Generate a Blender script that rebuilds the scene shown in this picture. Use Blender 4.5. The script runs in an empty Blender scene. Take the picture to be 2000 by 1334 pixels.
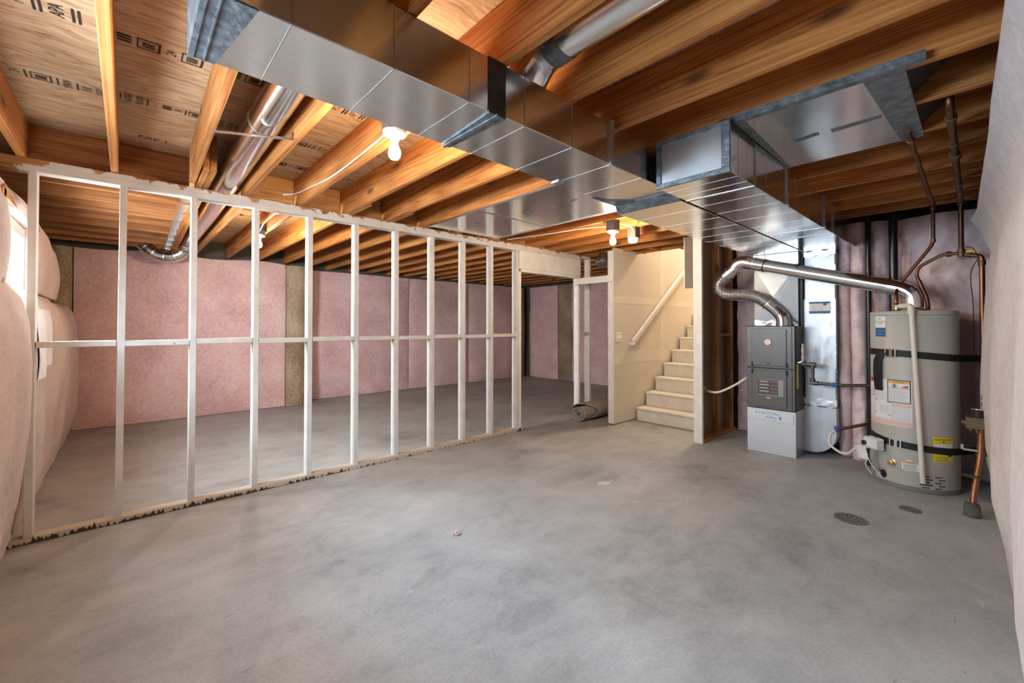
import bpy, bmesh, math, random
from mathutils import Vector, Matrix, noise

C = bpy.context.scene
COL = C.collection
PI = math.pi
random.seed(7)

# ------------------------------------------------------------------ camera
YAW, PITCH, EYE = math.radians(47.66), math.radians(0.713), 1.317
FWD = Vector((math.cos(YAW) * math.cos(PITCH), math.sin(YAW) * math.cos(PITCH), math.sin(PITCH)))
RGT = Vector((math.sin(YAW), -math.cos(YAW), 0))
UPV = RGT.cross(FWD)
cd = bpy.data.cameras.new('camera')
cam = bpy.data.objects.new('camera', cd)
COL.objects.link(cam)
M = Matrix((RGT, UPV, -FWD)).transposed().to_4x4()
M.translation = Vector((0, 0, EYE))
cam.matrix_world = M
cd.sensor_width = 36
cd.lens = 827.66 / 2000 * 36
cd.shift_y = -41.2 / 2000
cd.clip_start = 0.01
C.camera = cam

# ------------------------------------------------------------------ colour management, world, daylight
C.view_settings.view_transform = 'Standard'
C.view_settings.look = 'None'
C.view_settings.gamma = 1
C.view_settings.use_curve_mapping = False
C.view_settings.exposure = 0.23

BULB = 820.0            # emission of the bare bulbs
DAY_NEAR = 500.0        # daylight through the big near window (watts)
DAY_FAR = 190.0          # daylight through the small far window
STAIR_FILL = 70.0            # fill light added above the stairs to brighten the stairwell

w = bpy.data.worlds.new('world')
C.world = w
w.use_nodes = True
wn = w.node_tree.nodes
wl = w.node_tree.links
bg = wn['Background']
sky = wn.new('ShaderNodeTexSky')
sky.sky_type = 'HOSEK_WILKIE'
sky.sun_direction = Vector((0.3, 0.6, 0.7)).normalized()
wl.new(sky.outputs[0], bg.inputs[0])
bg.inputs[1].default_value = 0.085


def area(name, loc, direction, sx, sy, watts, col):
    l = bpy.data.lights.new(name, 'AREA')
    l.shape = 'RECTANGLE'
    l.size, l.size_y = sx, sy
    l.energy = watts
    l.color = col
    o = bpy.data.objects.new(name, l)
    o.location = loc
    o.rotation_euler = Vector(direction).to_track_quat('-Z', 'Y').to_euler()
    COL.objects.link(o)
    return o


area('daylight_near_window', (-1.4, 2.0, 2.75), (1, -0.05, -0.80), 2.3, 0.9, DAY_NEAR, (0.58, 0.79, 1.0))
area('daylight_near_window', (-0.865, 2.1, 1.66), (1, -0.40, -0.40), 2.0, 0.6, DAY_NEAR * 0.27, (0.66, 0.83, 1.0))
area('daylight_far_window', (-0.735, 4.20, 1.80), (1, 0.6, -0.55), 0.5, 0.34, DAY_FAR, (0.80, 0.90, 1.0))
area('stairwell_fill', (7.3, 2.7, 4.2), (-0.45, 0.05, -1), 0.5, 0.5, STAIR_FILL, (1.0, 0.86, 0.68))  # added fill, no lamp known up there

# ------------------------------------------------------------------ materials
MATS = {}


def mat(name):
    m = bpy.data.materials.new(name)
    m.use_nodes = True
    MATS[name] = m
    nt = m.node_tree
    return m, nt.nodes, nt.links, nt.nodes['Principled BSDF']


def plain(name, col, rough=0.5, metal=0.0, spec=0.5, var=0.06, vscale=6.0, bump=0.0, bscale=60.0, emit=None):
    m, n, l, p = mat(name)
    p.inputs['Roughness'].default_value = rough
    p.inputs['Metallic'].default_value = metal
    p.inputs['Specular IOR Level'].default_value = spec
    tc = n.new('ShaderNodeTexCoord')
    nz = n.new('ShaderNodeTexNoise')
    nz.inputs['Scale'].default_value = vscale
    nz.inputs['Detail'].default_value = 5
    l.new(tc.outputs['Object'], nz.inputs['Vector'])
    cr = n.new('ShaderNodeValToRGB')
    a = [max(0, c * (1 - var * 2)) for c in col]
    b = [min(1, c * (1 + var)) for c in col]
    cr.color_ramp.elements[0].position = 0.3
    cr.color_ramp.elements[1].position = 0.7
    cr.color_ramp.elements[0].color = (*a, 1)
    cr.color_ramp.elements[1].color = (*b, 1)
    l.new(nz.outputs['Fac'], cr.inputs['Fac'])
    l.new(cr.outputs['Color'], p.inputs['Base Color'])
    if bump:
        nb = n.new('ShaderNodeTexNoise')
        nb.inputs['Scale'].default_value = bscale
        nb.inputs['Detail'].default_value = 4
        l.new(tc.outputs['Object'], nb.inputs['Vector'])
        bp = n.new('ShaderNodeBump')
        bp.inputs['Strength'].default_value = bump
        bp.inputs['Distance'].default_value = 0.01
        l.new(nb.outputs['Fac'], bp.inputs['Height'])
        l.new(bp.outputs['Normal'], p.inputs['Normal'])
    if emit:
        p.inputs['Emission Color'].default_value = (*emit[:3], 1)
        p.inputs['Emission Strength'].default_value = emit[3]
    return m


def rand_coord(n, l, scale, world=False):
    tc = n.new('ShaderNodeTexCoord')
    oi = n.new('ShaderNodeObjectInfo')
    mu = n.new('ShaderNodeMath')
    mu.operation = 'MULTIPLY'
    mu.inputs[1].default_value = 57.0
    l.new(oi.outputs['Random'], mu.inputs[0])
    ad = n.new('ShaderNodeVectorMath')
    ad.operation = 'ADD'
    l.new(tc.outputs['Object'], ad.inputs[0])
    l.new(mu.outputs[0], ad.inputs[1])
    mp = n.new('ShaderNodeMapping')
    mp.inputs['Scale'].default_value = scale
    l.new(ad.outputs[0], mp.inputs['Vector'])
    return mp, oi, ad


def ramp(n, pts):
    cr = n.new('ShaderNodeValToRGB')
    e = cr.color_ramp.elements
    while len(e) < len(pts):
        e.new(0.5)
    for el, (p, c) in zip(e, pts):
        el.position = p
        el.color = (*c, 1)
    return cr


def mixc(n, l, fac, a, b, mode='MIX'):
    mx = n.new('ShaderNodeMix')
    mx.data_type = 'RGBA'
    mx.blend_type = mode
    for sock, v in ((0, fac), (6, a), (7, b)):
        if isinstance(v, (int, float)):
            mx.inputs[sock].default_value = v
        elif isinstance(v, tuple):
            mx.inputs[sock].default_value = (*v, 1)
        else:
            l.new(v, mx.inputs[sock])
    return mx.outputs[2]


def mathn(n, l, op, a, b=0.0):
    m = n.new('ShaderNodeMath')
    m.operation = op
    for i, v in enumerate((a, b)):
        if isinstance(v, (int, float)):
            m.inputs[i].default_value = v
        else:
            l.new(v, m.inputs[i])
    return m.outputs[0]


def wood_color(n, l, axis, light, mid, dark, knots=True):
    sc = [15.0, 15.0, 15.0]
    sc[axis] = 0.42
    mp, oi, ad = rand_coord(n, l, sc)
    big = n.new('ShaderNodeTexNoise')
    big.inputs['Scale'].default_value = 0.42
    big.inputs['Detail'].default_value = 1.5
    l.new(mp.outputs[0], big.inputs['Vector'])
    # growth rings : contour lines of a stretched noise field
    rings = mathn(n, l, 'FRACT', mathn(n, l, 'MULTIPLY', big.outputs['Fac'], 17.0))
    tri = mathn(n, l, 'ABSOLUTE', mathn(n, l, 'SUBTRACT', rings, 0.5))
    fsc = [120.0, 120.0, 120.0]
    fsc[axis] = 2.2
    mf = n.new('ShaderNodeMapping')
    mf.inputs['Scale'].default_value = fsc
    l.new(ad.outputs[0], mf.inputs['Vector'])
    fine = n.new('ShaderNodeTexNoise')
    fine.inputs['Scale'].default_value = 1.0
    fine.inputs['Detail'].default_value = 4
    l.new(mf.outputs[0], fine.inputs['Vector'])
    s = mathn(n, l, 'ADD', mathn(n, l, 'MULTIPLY', tri, 0.55), mathn(n, l, 'MULTIPLY', fine.outputs['Fac'], 0.8))
    cr = ramp(n, [(0.28, dark), (0.50, mid), (0.78, light)])
    l.new(s, cr.inputs['Fac'])
    col = cr.outputs['Color']
    blotch = n.new('ShaderNodeTexNoise')
    blotch.inputs['Scale'].default_value = 1.6
    blotch.inputs['Detail'].default_value = 3
    l.new(ad.outputs[0], blotch.inputs['Vector'])
    br_ = ramp(n, [(0.32, (0.72, 0.66, 0.60)), (0.66, (1.08, 1.06, 1.04))])
    l.new(blotch.outputs['Fac'], br_.inputs['Fac'])
    col = mixc(n, l, 1.0, col, br_.outputs['Color'], 'MULTIPLY')
    # board to board difference
    vr = n.new('ShaderNodeMapRange')
    vr.inputs[3].default_value = 0.74
    vr.inputs[4].default_value = 1.12
    l.new(oi.outputs['Random'], vr.inputs[0])
    col = mixc(n, l, 1.0, col, vr.outputs[0], 'MULTIPLY')
    if knots:
        ks = [5.5, 5.5, 5.5]
        ks[axis] = 2.0
        mk = n.new('ShaderNodeMapping')
        mk.inputs['Scale'].default_value = ks
        l.new(ad.outputs[0], mk.inputs['Vector'])
        vo = n.new('ShaderNodeTexVoronoi')
        vo.inputs['Scale'].default_value = 0.8
        l.new(mk.outputs[0], vo.inputs['Vector'])
        kf = n.new('ShaderNodeMapRange')
        kf.inputs[1].default_value = 0.05
        kf.inputs[2].default_value = 0.15
        kf.inputs[3].default_value = 0.85
        kf.inputs[4].default_value = 0.0
        l.new(vo.outputs['Distance'], kf.inputs[0])
        col = mixc(n, l, kf.outputs[0], col, (0.08, 0.028, 0.010))
    return col, fine.outputs['Fac'], mp


def wood(name, axis, light, mid, dark, rough=0.62, knots=True):
    m, n, l, p = mat(name)
    col, f, mp = wood_color(n, l, axis, light, mid, dark, knots)
    l.new(col, p.inputs['Base Color'])
    p.inputs['Roughness'].default_value = rough
    p.inputs['Specular IOR Level'].default_value = 0.3
    bp = n.new('ShaderNodeBump')
    bp.inputs['Strength'].default_value = 0.15
    bp.inputs['Distance'].default_value = 0.004
    l.new(f, bp.inputs['Height'])
    l.new(bp.outputs['Normal'], p.inputs['Normal'])
    return m


FL, FM, FD = (0.66, 0.295, 0.092), (0.52, 0.20, 0.052), (0.28, 0.085, 0.020)
wood('fir_x', 0, FL, FM, FD)
wood('fir_y', 1, FL, FM, FD)
wood('fir_x_shaded', 0, (0.42, 0.18, 0.06), (0.31, 0.115, 0.034), (0.17, 0.055, 0.016))  # fir darkened so the left bay's shade sits in its colour
wood('fir_z', 2, (0.58, 0.33, 0.17), (0.47, 0.25, 0.12), (0.30, 0.14, 0.06))
wood('ply', 0, (0.70, 0.42, 0.18), (0.60, 0.33, 0.12), (0.46, 0.22, 0.07), knots=False)


def painted(name, axis, amount, wear_scale, zband=None, paint=(0.66, 0.615, 0.57), xbare=None):
    """white paint brushed over timber, with bare patches"""
    m, n, l, p = mat(name)
    col, f, mp = wood_color(n, l, axis, (0.50, 0.26, 0.10), (0.38, 0.18, 0.065), (0.2, 0.08, 0.03), False)
    tc = n.new('ShaderNodeTexCoord')
    nz = n.new('ShaderNodeTexNoise')
    nz.inputs['Scale'].default_value = wear_scale
    nz.inputs['Detail'].default_value = 6
    nz.inputs['Roughness'].default_value = 0.65
    ge = n.new('ShaderNodeNewGeometry')
    l.new(ge.outputs['Position'], nz.inputs['Vector'])
    v = nz.outputs['Fac']
    if zband:
        # zband = (z0, z1, gain) : more bare wood toward z1
        sp = n.new('ShaderNodeSeparateXYZ')
        l.new(ge.outputs['Position'], sp.inputs[0])
        mr = n.new('ShaderNodeMapRange')
        mr.inputs[1].default_value = zband[0]
        mr.inputs[2].default_value = zband[1]
        mr.inputs[3].default_value = 0
        mr.inputs[4].default_value = zband[2]
        l.new(sp.outputs[2], mr.inputs[0])
        v = mathn(n, l, 'ADD', v, mr.outputs[0])
    if xbare is not None:
        sx_ = n.new('ShaderNodeSeparateXYZ')
        l.new(ge.outputs['Position'], sx_.inputs[0])
        mx_ = n.new('ShaderNodeMapRange')
        mx_.inputs[1].default_value = xbare
        mx_.inputs[2].default_value = xbare - 0.12
        mx_.inputs[3].default_value = 0
        mx_.inputs[4].default_value = 0.4
        l.new(sx_.outputs[0], mx_.inputs[0])
        v = mathn(n, l, 'ADD', v, mx_.outputs[0])
    mk = n.new('ShaderNodeMapRange')
    mk.inputs[1].default_value = amount
    mk.inputs[2].default_value = amount + 0.03
    l.new(v, mk.inputs[0])
    dirt = n.new('ShaderNodeTexNoise')
    dirt.inputs['Scale'].default_value = 9
    dirt.inputs['Detail'].default_value = 5
    l.new(tc.outputs['Object'], dirt.inputs['Vector'])
    cr = ramp(n, [(0.3, tuple(c * 0.86 for c in paint)), (0.65, paint)])
    l.new(dirt.outputs['Fac'], cr.inputs['Fac'])
    l.new(mixc(n, l, mk.outputs[0], cr.outputs['Color'], col), p.inputs['Base Color'])
    p.inputs['Roughness'].default_value = 0.6
    p.inputs['Specular IOR Level'].default_value = 0.3
    return m


painted('paint_stud', 2, 0.71, 7)
painted('paint_plate', 0, 0.68, 12, xbare=-0.42)
painted('paint_upper', 0, 0.60, 8, (2.30, 2.335, 0.13), xbare=-0.35)
painted('paint_white', 2, 0.9, 6, None, (0.80, 0.76, 0.70))


def sole_plate():
    m, n, l, p = mat('paint_sole')
    ge = n.new('ShaderNodeNewGeometry')
    mp = n.new('ShaderNodeMapping')
    mp.inputs['Scale'].default_value = (55, 10, 9)
    l.new(ge.outputs['Position'], mp.inputs['Vector'])
    nz = n.new('ShaderNodeTexNoise')
    nz.inputs['Scale'].default_value = 1
    nz.inputs['Detail'].default_value = 2
    l.new(mp.outputs[0], nz.inputs['Vector'])
    n2 = n.new('ShaderNodeTexNoise')
    n2.inputs['Scale'].default_value = 1.3
    l.new(ge.outputs['Position'], n2.inputs['Vector'])
    sp = n.new('ShaderNodeSeparateXYZ')
    l.new(ge.outputs['Position'], sp.inputs[0])
    zz = n.new('ShaderNodeMapRange')
    zz.inputs[1].default_value = 0.0
    zz.inputs[2].default_value = 0.037
    zz.inputs[3].default_value = 0.16
    zz.inputs[4].default_value = -0.22
    l.new(sp.outputs[2], zz.inputs[0])
    xx = n.new('ShaderNodeMapRange')
    xx.inputs[1].default_value = 0.6
    xx.inputs[2].default_value = 2.2
    xx.inputs[3].default_value = 0.05
    xx.inputs[4].default_value = -0.12
    l.new(sp.outputs[0], xx.inputs[0])
    v = mathn(n, l, 'ADD', mathn(n, l, 'ADD', nz.outputs['Fac'], zz.outputs[0]), xx.outputs[0])
    mk = n.new('ShaderNodeMapRange')
    mk.inputs[1].default_value = 0.52
    mk.inputs[2].default_value = 0.56
    l.new(v, mk.inputs[0])
    l.new(mixc(n, l, mk.outputs[0], (0.52, 0.43, 0.34), (0.05, 0.028, 0.016)), p.inputs['Base Color'])
    p.inputs['Roughness'].default_value = 0.75


sole_plate()


def osb():
    m, n, l, p = mat('osb')
    ge = n.new('ShaderNodeNewGeometry')
    wv = n.new('ShaderNodeTexNoise')
    wv.inputs['Scale'].default_value = 3
    l.new(ge.outputs['Position'], wv.inputs['Vector'])
    sc = n.new('ShaderNodeVectorMath')
    sc.operation = 'SCALE'
    sc.inputs[3].default_value = 0.12
    l.new(wv.outputs['Color'], sc.inputs[0])
    ad = n.new('ShaderNodeVectorMath')
    l.new(ge.outputs['Position'], ad.inputs[0])
    l.new(sc.outputs[0], ad.inputs[1])
    mp = n.new('ShaderNodeMapping')
    mp.inputs['Scale'].default_value = (9, 55, 1)
    l.new(ad.outputs[0], mp.inputs['Vector'])
    vo = n.new('ShaderNodeTexVoronoi')
    vo.inputs['Scale'].default_value = 1
    l.new(mp.outputs[0], vo.inputs['Vector'])
    m2 = n.new('ShaderNodeMapping')
    m2.inputs['Scale'].default_value = (14, 110, 1)
    l.new(ad.outputs[0], m2.inputs['Vector'])
    nz = n.new('ShaderNodeTexNoise')
    nz.inputs['Scale'].default_value = 1
    nz.inputs['Detail'].default_value = 4
    l.new(m2.outputs[0], nz.inputs['Vector'])
    sp = n.new('ShaderNodeSeparateColor')
    l.new(vo.outputs['Color'], sp.inputs[0])
    s = mathn(n, l, 'ADD', mathn(n, l, 'MULTIPLY', sp.outputs[0], 0.4), mathn(n, l, 'MULTIPLY', nz.outputs['Fac'], 0.7))
    cr = ramp(n, [(0.22, (0.17, 0.08, 0.035)), (0.36, (0.38, 0.225, 0.115)), (0.58, (0.49, 0.31, 0.17)), (0.85, (0.60, 0.42, 0.25))])
    l.new(s, cr.inputs['Fac'])
    l.new(cr.outputs[0], p.inputs['Base Color'])
    p.inputs['Roughness'].default_value = 0.7
    bp = n.new('ShaderNodeBump')
    bp.inputs['Strength'].default_value = 0.2
    bp.inputs['Distance'].default_value = 0.004
    l.new(s, bp.inputs['Height'])
    l.new(bp.outputs['Normal'], p.inputs['Normal'])


osb()


def concrete():
    m, n, l, p = mat('concrete')
    ge = n.new('ShaderNodeNewGeometry')

    def nz(scale, detail, rough, dist, vec):
        a = n.new('ShaderNodeTexNoise')
        a.inputs['Scale'].default_value = scale
        a.inputs['Detail'].default_value = detail
        a.inputs['Roughness'].default_value = rough
        a.inputs['Distortion'].default_value = dist
        l.new(vec, a.inputs['Vector'])
        return a.outputs['Fac']

    def mp(rot, sc):
        m_ = n.new('ShaderNodeMapping')
        m_.inputs['Rotation'].default_value = (0, 0, rot)
        m_.inputs['Scale'].default_value = sc
        l.new(ge.outputs['Position'], m_.inputs['Vector'])
        return m_.outputs[0]
    P = ge.outputs['Position']
    cloud = nz(0.8, 8, 0.6, 0.8, P)
    trowel = nz(1.5, 9, 0.72, 0.5, mp(0.9, (1.6, 3.2, 1)))
    patch = nz(2.3, 9, 0.75, 1.5, P)
    s = mathn(n, l, 'ADD', mathn(n, l, 'MULTIPLY', cloud, 0.45), mathn(n, l, 'ADD', mathn(n, l, 'MULTIPLY', trowel, 0.30), mathn(n, l, 'MULTIPLY', patch, 0.25)))
    cr = ramp(n, [(0.37, (0.225, 0.23, 0.237)), (0.455, (0.35, 0.355, 0.362)), (0.56, (0.45, 0.453, 0.457)), (0.68, (0.53, 0.53, 0.53))])
    l.new(s, cr.inputs['Fac'])
    fine = ramp(n, [(0.28, (0.80, 0.80, 0.80)), (0.6, (1, 1, 1))])
    l.new(nz(70, 5, 0.7, 0, P), fine.inputs['Fac'])
    col = mixc(n, l, 1.0, cr.outputs[0], fine.outputs[0], 'MULTIPLY')
    # tan dust plus warm far-room light painted in, stronger toward the far room
    sp = n.new('ShaderNodeSeparateXYZ')
    l.new(P, sp.inputs[0])
    yy = n.new('ShaderNodeMapRange')
    yy.inputs[1].default_value = 2.6
    yy.inputs[2].default_value = 4.4
    yy.inputs[3].default_value = 0.0
    yy.inputs[4].default_value = 0.55
    l.new(mathn(n, l, 'ADD', sp.outputs[1], mathn(n, l, 'MULTIPLY', cloud, 1.5)), yy.inputs[0])
    col = mixc(n, l, yy.outputs[0], col, mixc(n, l, 1.0, col, (0.86, 0.745, 0.62), 'MULTIPLY'))
    # pale plaster smears and dark scuffs
    k = n.new('ShaderNodeMapRange')
    k.inputs[1].default_value = 0.66
    k.inputs[2].default_value = 0.74
    l.new(nz(3.2, 8, 0.65, 0.3, mp(0.5, (1.4, 5.0, 1))), k.inputs[0])
    col = mixc(n, l, mathn(n, l, 'MULTIPLY', k.outputs[0], 0.55), col, (0.62, 0.61, 0.60))
    d = n.new('ShaderNodeMapRange')
    d.inputs[1].default_value = 0.70
    d.inputs[2].default_value = 0.76
    l.new(nz(9, 3, 0.5, 0.2, mp(0.2, (0.7, 4.0, 1))), d.inputs[0])
    col = mixc(n, l, mathn(n, l, 'MULTIPLY', d.outputs[0], 0.45), col, (0.16, 0.14, 0.13))
    l.new(col, p.inputs['Base Color'])
    rr = n.new('ShaderNodeMapRange')
    rr.inputs[3].default_value = 0.42
    rr.inputs[4].default_value = 0.68
    l.new(s, rr.inputs[0])
    l.new(rr.outputs[0], p.inputs['Roughness'])
    p.inputs['Specular IOR Level'].default_value = 0.35
    bp = n.new('ShaderNodeBump')
    bp.inputs['Strength'].default_value = 0.12
    bp.inputs['Distance'].default_value = 0.006
    l.new(s, bp.inputs['Height'])
    l.new(bp.outputs['Normal'], p.inputs['Normal'])


concrete()


def metal(name, col, rough, var=0.10, bump=0.02):
    m, n, l, p = mat(name)
    ge = n.new('ShaderNodeNewGeometry')
    p.inputs['Metallic'].default_value = 1
    nz = n.new('ShaderNodeTexNoise')
    nz.inputs['Scale'].default_value = 5
    nz.inputs['Detail'].default_value = 6
    l.new(ge.outputs['Position'], nz.inputs['Vector'])
    mr = n.new('ShaderNodeMapRange')
    mr.inputs[3].default_value = max(0.04, rough - var)
    mr.inputs[4].default_value = rough + var
    l.new(nz.outputs['Fac'], mr.inputs[0])
    l.new(mr.outputs[0], p.inputs['Roughness'])
    sp = n.new('ShaderNodeTexVoronoi')
    sp.inputs['Scale'].default_value = 130
    l.new(ge.outputs['Position'], sp.inputs['Vector'])
    s2 = n.new('ShaderNodeSeparateColor')
    l.new(sp.outputs['Color'], s2.inputs[0])
    cr = ramp(n, [(0, tuple(c * 0.93 for c in col)), (1, col)])
    l.new(s2.outputs[0], cr.inputs['Fac'])
    l.new(cr.outputs[0], p.inputs['Base Color'])
    if bump:
        bn = n.new('ShaderNodeTexNoise')
        bn.inputs['Scale'].default_value = 3.0
        l.new(ge.outputs['Position'], bn.inputs['Vector'])
        bp = n.new('ShaderNodeBump')
        bp.inputs['Strength'].default_value = bump * 10
        bp.inputs['Distance'].default_value = 0.02
        l.new(bn.outputs['Fac'], bp.inputs['Height'])
        l.new(bp.outputs['Normal'], p.inputs['Normal'])
    return m


metal('galv', (0.80, 0.81, 0.82), 0.19, 0.06, 0.012)
metal('galv_dull', (0.72, 0.73, 0.74), 0.36, 0.08, 0.01)
metal('foil', (0.56, 0.58, 0.61), 0.47, 0.06, 0.05)
metal('seam_metal', (0.5, 0.5, 0.5), 0.42, 0.05, 0)
metal('pipe_metal', (0.80, 0.80, 0.80), 0.17, 0.05, 0.008)
metal('flex_metal', (0.72, 0.70, 0.67), 0.28, 0.06, 0.0)
metal('chrome', (0.85, 0.85, 0.85), 0.15, 0.03, 0.0)
metal('steel_dark', (0.15, 0.14, 0.13), 0.5, 0.08, 0.0)
metal('brass', (0.75, 0.50, 0.20), 0.28, 0.06, 0.0)
metal('bronze', (0.19, 0.145, 0.09), 0.55, 0.06, 0.0)
metal('copper', (0.36, 0.15, 0.08), 0.46, 0.10, 0.0)
metal('copper_old', (0.20, 0.085, 0.05), 0.48, 0.10, 0.0)
plain('sealant', (0.20, 0.225, 0.25), 0.48, 0.45, 0.5, 0.25, 22, 0.5, 45)
plain('sealant_dark', (0.055, 0.05, 0.05), 0.5, 0.2, 0.5, 0.3, 22, 0.5, 45)


def fibre(name, c0, c1, c2, scale=26.0):
    m, n, l, p = mat(name)
    ge = n.new('ShaderNodeNewGeometry')
    a = n.new('ShaderNodeTexNoise')
    a.inputs['Scale'].default_value = 2.2
    a.inputs['Detail'].default_value = 4
    l.new(ge.outputs['Position'], a.inputs['Vector'])
    b = n.new('ShaderNodeTexNoise')
    b.inputs['Scale'].default_value = scale
    b.inputs['Detail'].default_value = 7
    b.inputs['Roughness'].default_value = 0.75
    b.inputs['Distortion'].default_value = 0.5
    l.new(ge.outputs['Position'], b.inputs['Vector'])
    s = mathn(n, l, 'ADD', mathn(n, l, 'MULTIPLY', a.outputs['Fac'], 0.4), mathn(n, l, 'MULTIPLY', b.outputs['Fac'], 0.6))
    cr = ramp(n, [(0.38, c0), (0.5, c1), (0.60, c2)])
    l.new(s, cr.inputs['Fac'])
    l.new(cr.outputs[0], p.inputs['Base Color'])
    p.inputs['Roughness'].default_value = 0.9
    p.inputs['Specular IOR Level'].default_value = 0.15
    bp = n.new('ShaderNodeBump')
    bp.inputs['Strength'].default_value = 0.35
    bp.inputs['Distance'].default_value = 0.012
    l.new(b.outputs['Fac'], bp.inputs['Height'])
    l.new(bp.outputs['Normal'], p.inputs['Normal'])
    return m


fibre('pink', (0.58, 0.345, 0.335), (0.72, 0.46, 0.445), (0.80, 0.56, 0.54))
fibre('pink_scrim', (0.50, 0.385, 0.35), (0.58, 0.45, 0.41), (0.63, 0.51, 0.47))
fibre('white_scrim', (0.58, 0.50, 0.485), (0.66, 0.585, 0.57), (0.71, 0.65, 0.635))
fibre('pink_mech', (0.66, 0.48, 0.49), (0.79, 0.61, 0.62), (0.87, 0.73, 0.74), 14)
fibre('brown_wool', (0.21, 0.14, 0.085), (0.33, 0.235, 0.15), (0.44, 0.33, 0.22), 30)
fibre('carpet', (0.30, 0.25, 0.21), (0.38, 0.33, 0.29), (0.46, 0.41, 0.36), 80)
plain('foundation', (0.10, 0.08, 0.065), 0.85, var=0.1)
plain('drywall', (0.74, 0.655, 0.545), 0.75, spec=0.2, var=0.03, vscale=2.5)
plain('drywall_tape', (0.79, 0.71, 0.60), 0.7, spec=0.2, var=0.02)
plain('drywall_back', (0.30, 0.21, 0.135), 0.8, spec=0.2, var=0.05)
plain('kraft_grey', (0.20, 0.16, 0.13), 0.8, spec=0.2, var=0.05)
plain('gypsum_edge', (0.80, 0.74, 0.64), 0.8)
plain('stair_paint', (0.74, 0.66, 0.54), 0.7, var=0.05, vscale=9)
plain('white_plastic', (0.80, 0.79, 0.77), 0.35, var=0.02)
plain('vinyl', (0.82, 0.82, 0.82), 0.4, var=0.02)
plain('white_cable', (0.78, 0.72, 0.62), 0.45, var=0.03)
plain('porcelain', (0.85, 0.84, 0.82), 0.25, var=0.02)
plain('box_grey', (0.10, 0.085, 0.075), 0.5, var=0.08)
plain('black', (0.012, 0.012, 0.013), 0.45, var=0.1)
plain('black_web', (0.010, 0.010, 0.011), 0.6, var=0.15, vscale=60)
plain('abs_black', (0.012, 0.012, 0.012), 0.3, var=0.05)
plain('furnace_grey', (0.125, 0.122, 0.118), 0.36, 0.35, var=0.03)
plain('furnace_side_shaded', (0.035, 0.034, 0.033), 0.4, 0.3, var=0.05)  # cabinet darkened: shade beside the return drop is in the colour
plain('tank_beige', (0.44, 0.425, 0.385), 0.42, var=0.02, vscale=2)
plain('tank_ring', (0.20, 0.20, 0.19), 0.4, var=0.06)
plain('cpvc', (0.74, 0.68, 0.58), 0.4, var=0.03)
plain('paper_white', (0.76, 0.76, 0.76), 0.5, var=0.02)
plain('paper_pink', (0.74, 0.52, 0.44), 0.5, var=0.03)
plain('ink', (0.02, 0.02, 0.02), 0.6, var=0.02)
plain('ink_grey', (0.42, 0.43, 0.45), 0.6, var=0.02)
plain('ink_red', (0.60, 0.03, 0.03), 0.5, var=0.02)
plain('ink_blue', (0.02, 0.12, 0.30), 0.5, var=0.02)
plain('ink_orange', (0.80, 0.42, 0.12), 0.5, var=0.02)
plain('sticker_yellow', (0.80, 0.62, 0.03), 0.5, var=0.02)
plain('logo_copper', (0.72, 0.35, 0.26), 0.35, 0.4, var=0.05)
plain('label_brown', (0.09, 0.055, 0.045), 0.5, var=0.1, vscale=30)
plain('label_clear', (0.30, 0.30, 0.30), 0.3, 0.4, var=0.04)
plain('stamp_ink', (0.015, 0.009, 0.006), 0.8, var=0.1)
plain('patch_white', (0.88, 0.90, 0.92), 0.3, var=0.03, vscale=8, bump=0.6, bscale=12)  # white standing in for daylight on the left insulation
plain('drain_iron', (0.21, 0.205, 0.195), 0.6, 0.25, var=0.15, vscale=30)
plain('mortar', (0.10, 0.095, 0.085), 0.8, var=0.2, vscale=20)
plain('blue_handle', (0.03, 0.10, 0.35), 0.4, var=0.02)
plain('smudge', (0.62, 0.60, 0.57), 0.8, var=0.1)
plain('bulb_glow', (1, 1, 1), 0.3, var=0.0, emit=(1.0, 0.79, 0.54, BULB))
plain('added_baffle_grey', (0.42, 0.47, 0.44), 0.6, var=0.1)
plain('earth', (0.10, 0.13, 0.06), 0.9, var=0.2)


def glass():
    m, n, l, p = mat('glass')
    tr = n.new('ShaderNodeBsdfTransparent')
    tr.inputs[0].default_value = (0.94, 0.97, 0.96, 1)
    gl = n.new('ShaderNodeBsdfGlossy')
    gl.inputs['Roughness'].default_value = 0.03
    nz = n.new('ShaderNodeTexNoise')
    nz.inputs['Scale'].default_value = 3
    mr = n.new('ShaderNodeMapRange')
    mr.inputs[3].default_value = 0.05
    mr.inputs[4].default_value = 0.09
    l.new(nz.outputs['Fac'], mr.inputs[0])
    mx = n.new('ShaderNodeMixShader')
    l.new(mr.outputs[0], mx.inputs[0])
    l.new(tr.outputs[0], mx.inputs[1])
    l.new(gl.outputs[0], mx.inputs[2])
    l.new(mx.outputs[0], n['Material Output'].inputs[0])


glass()


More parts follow.
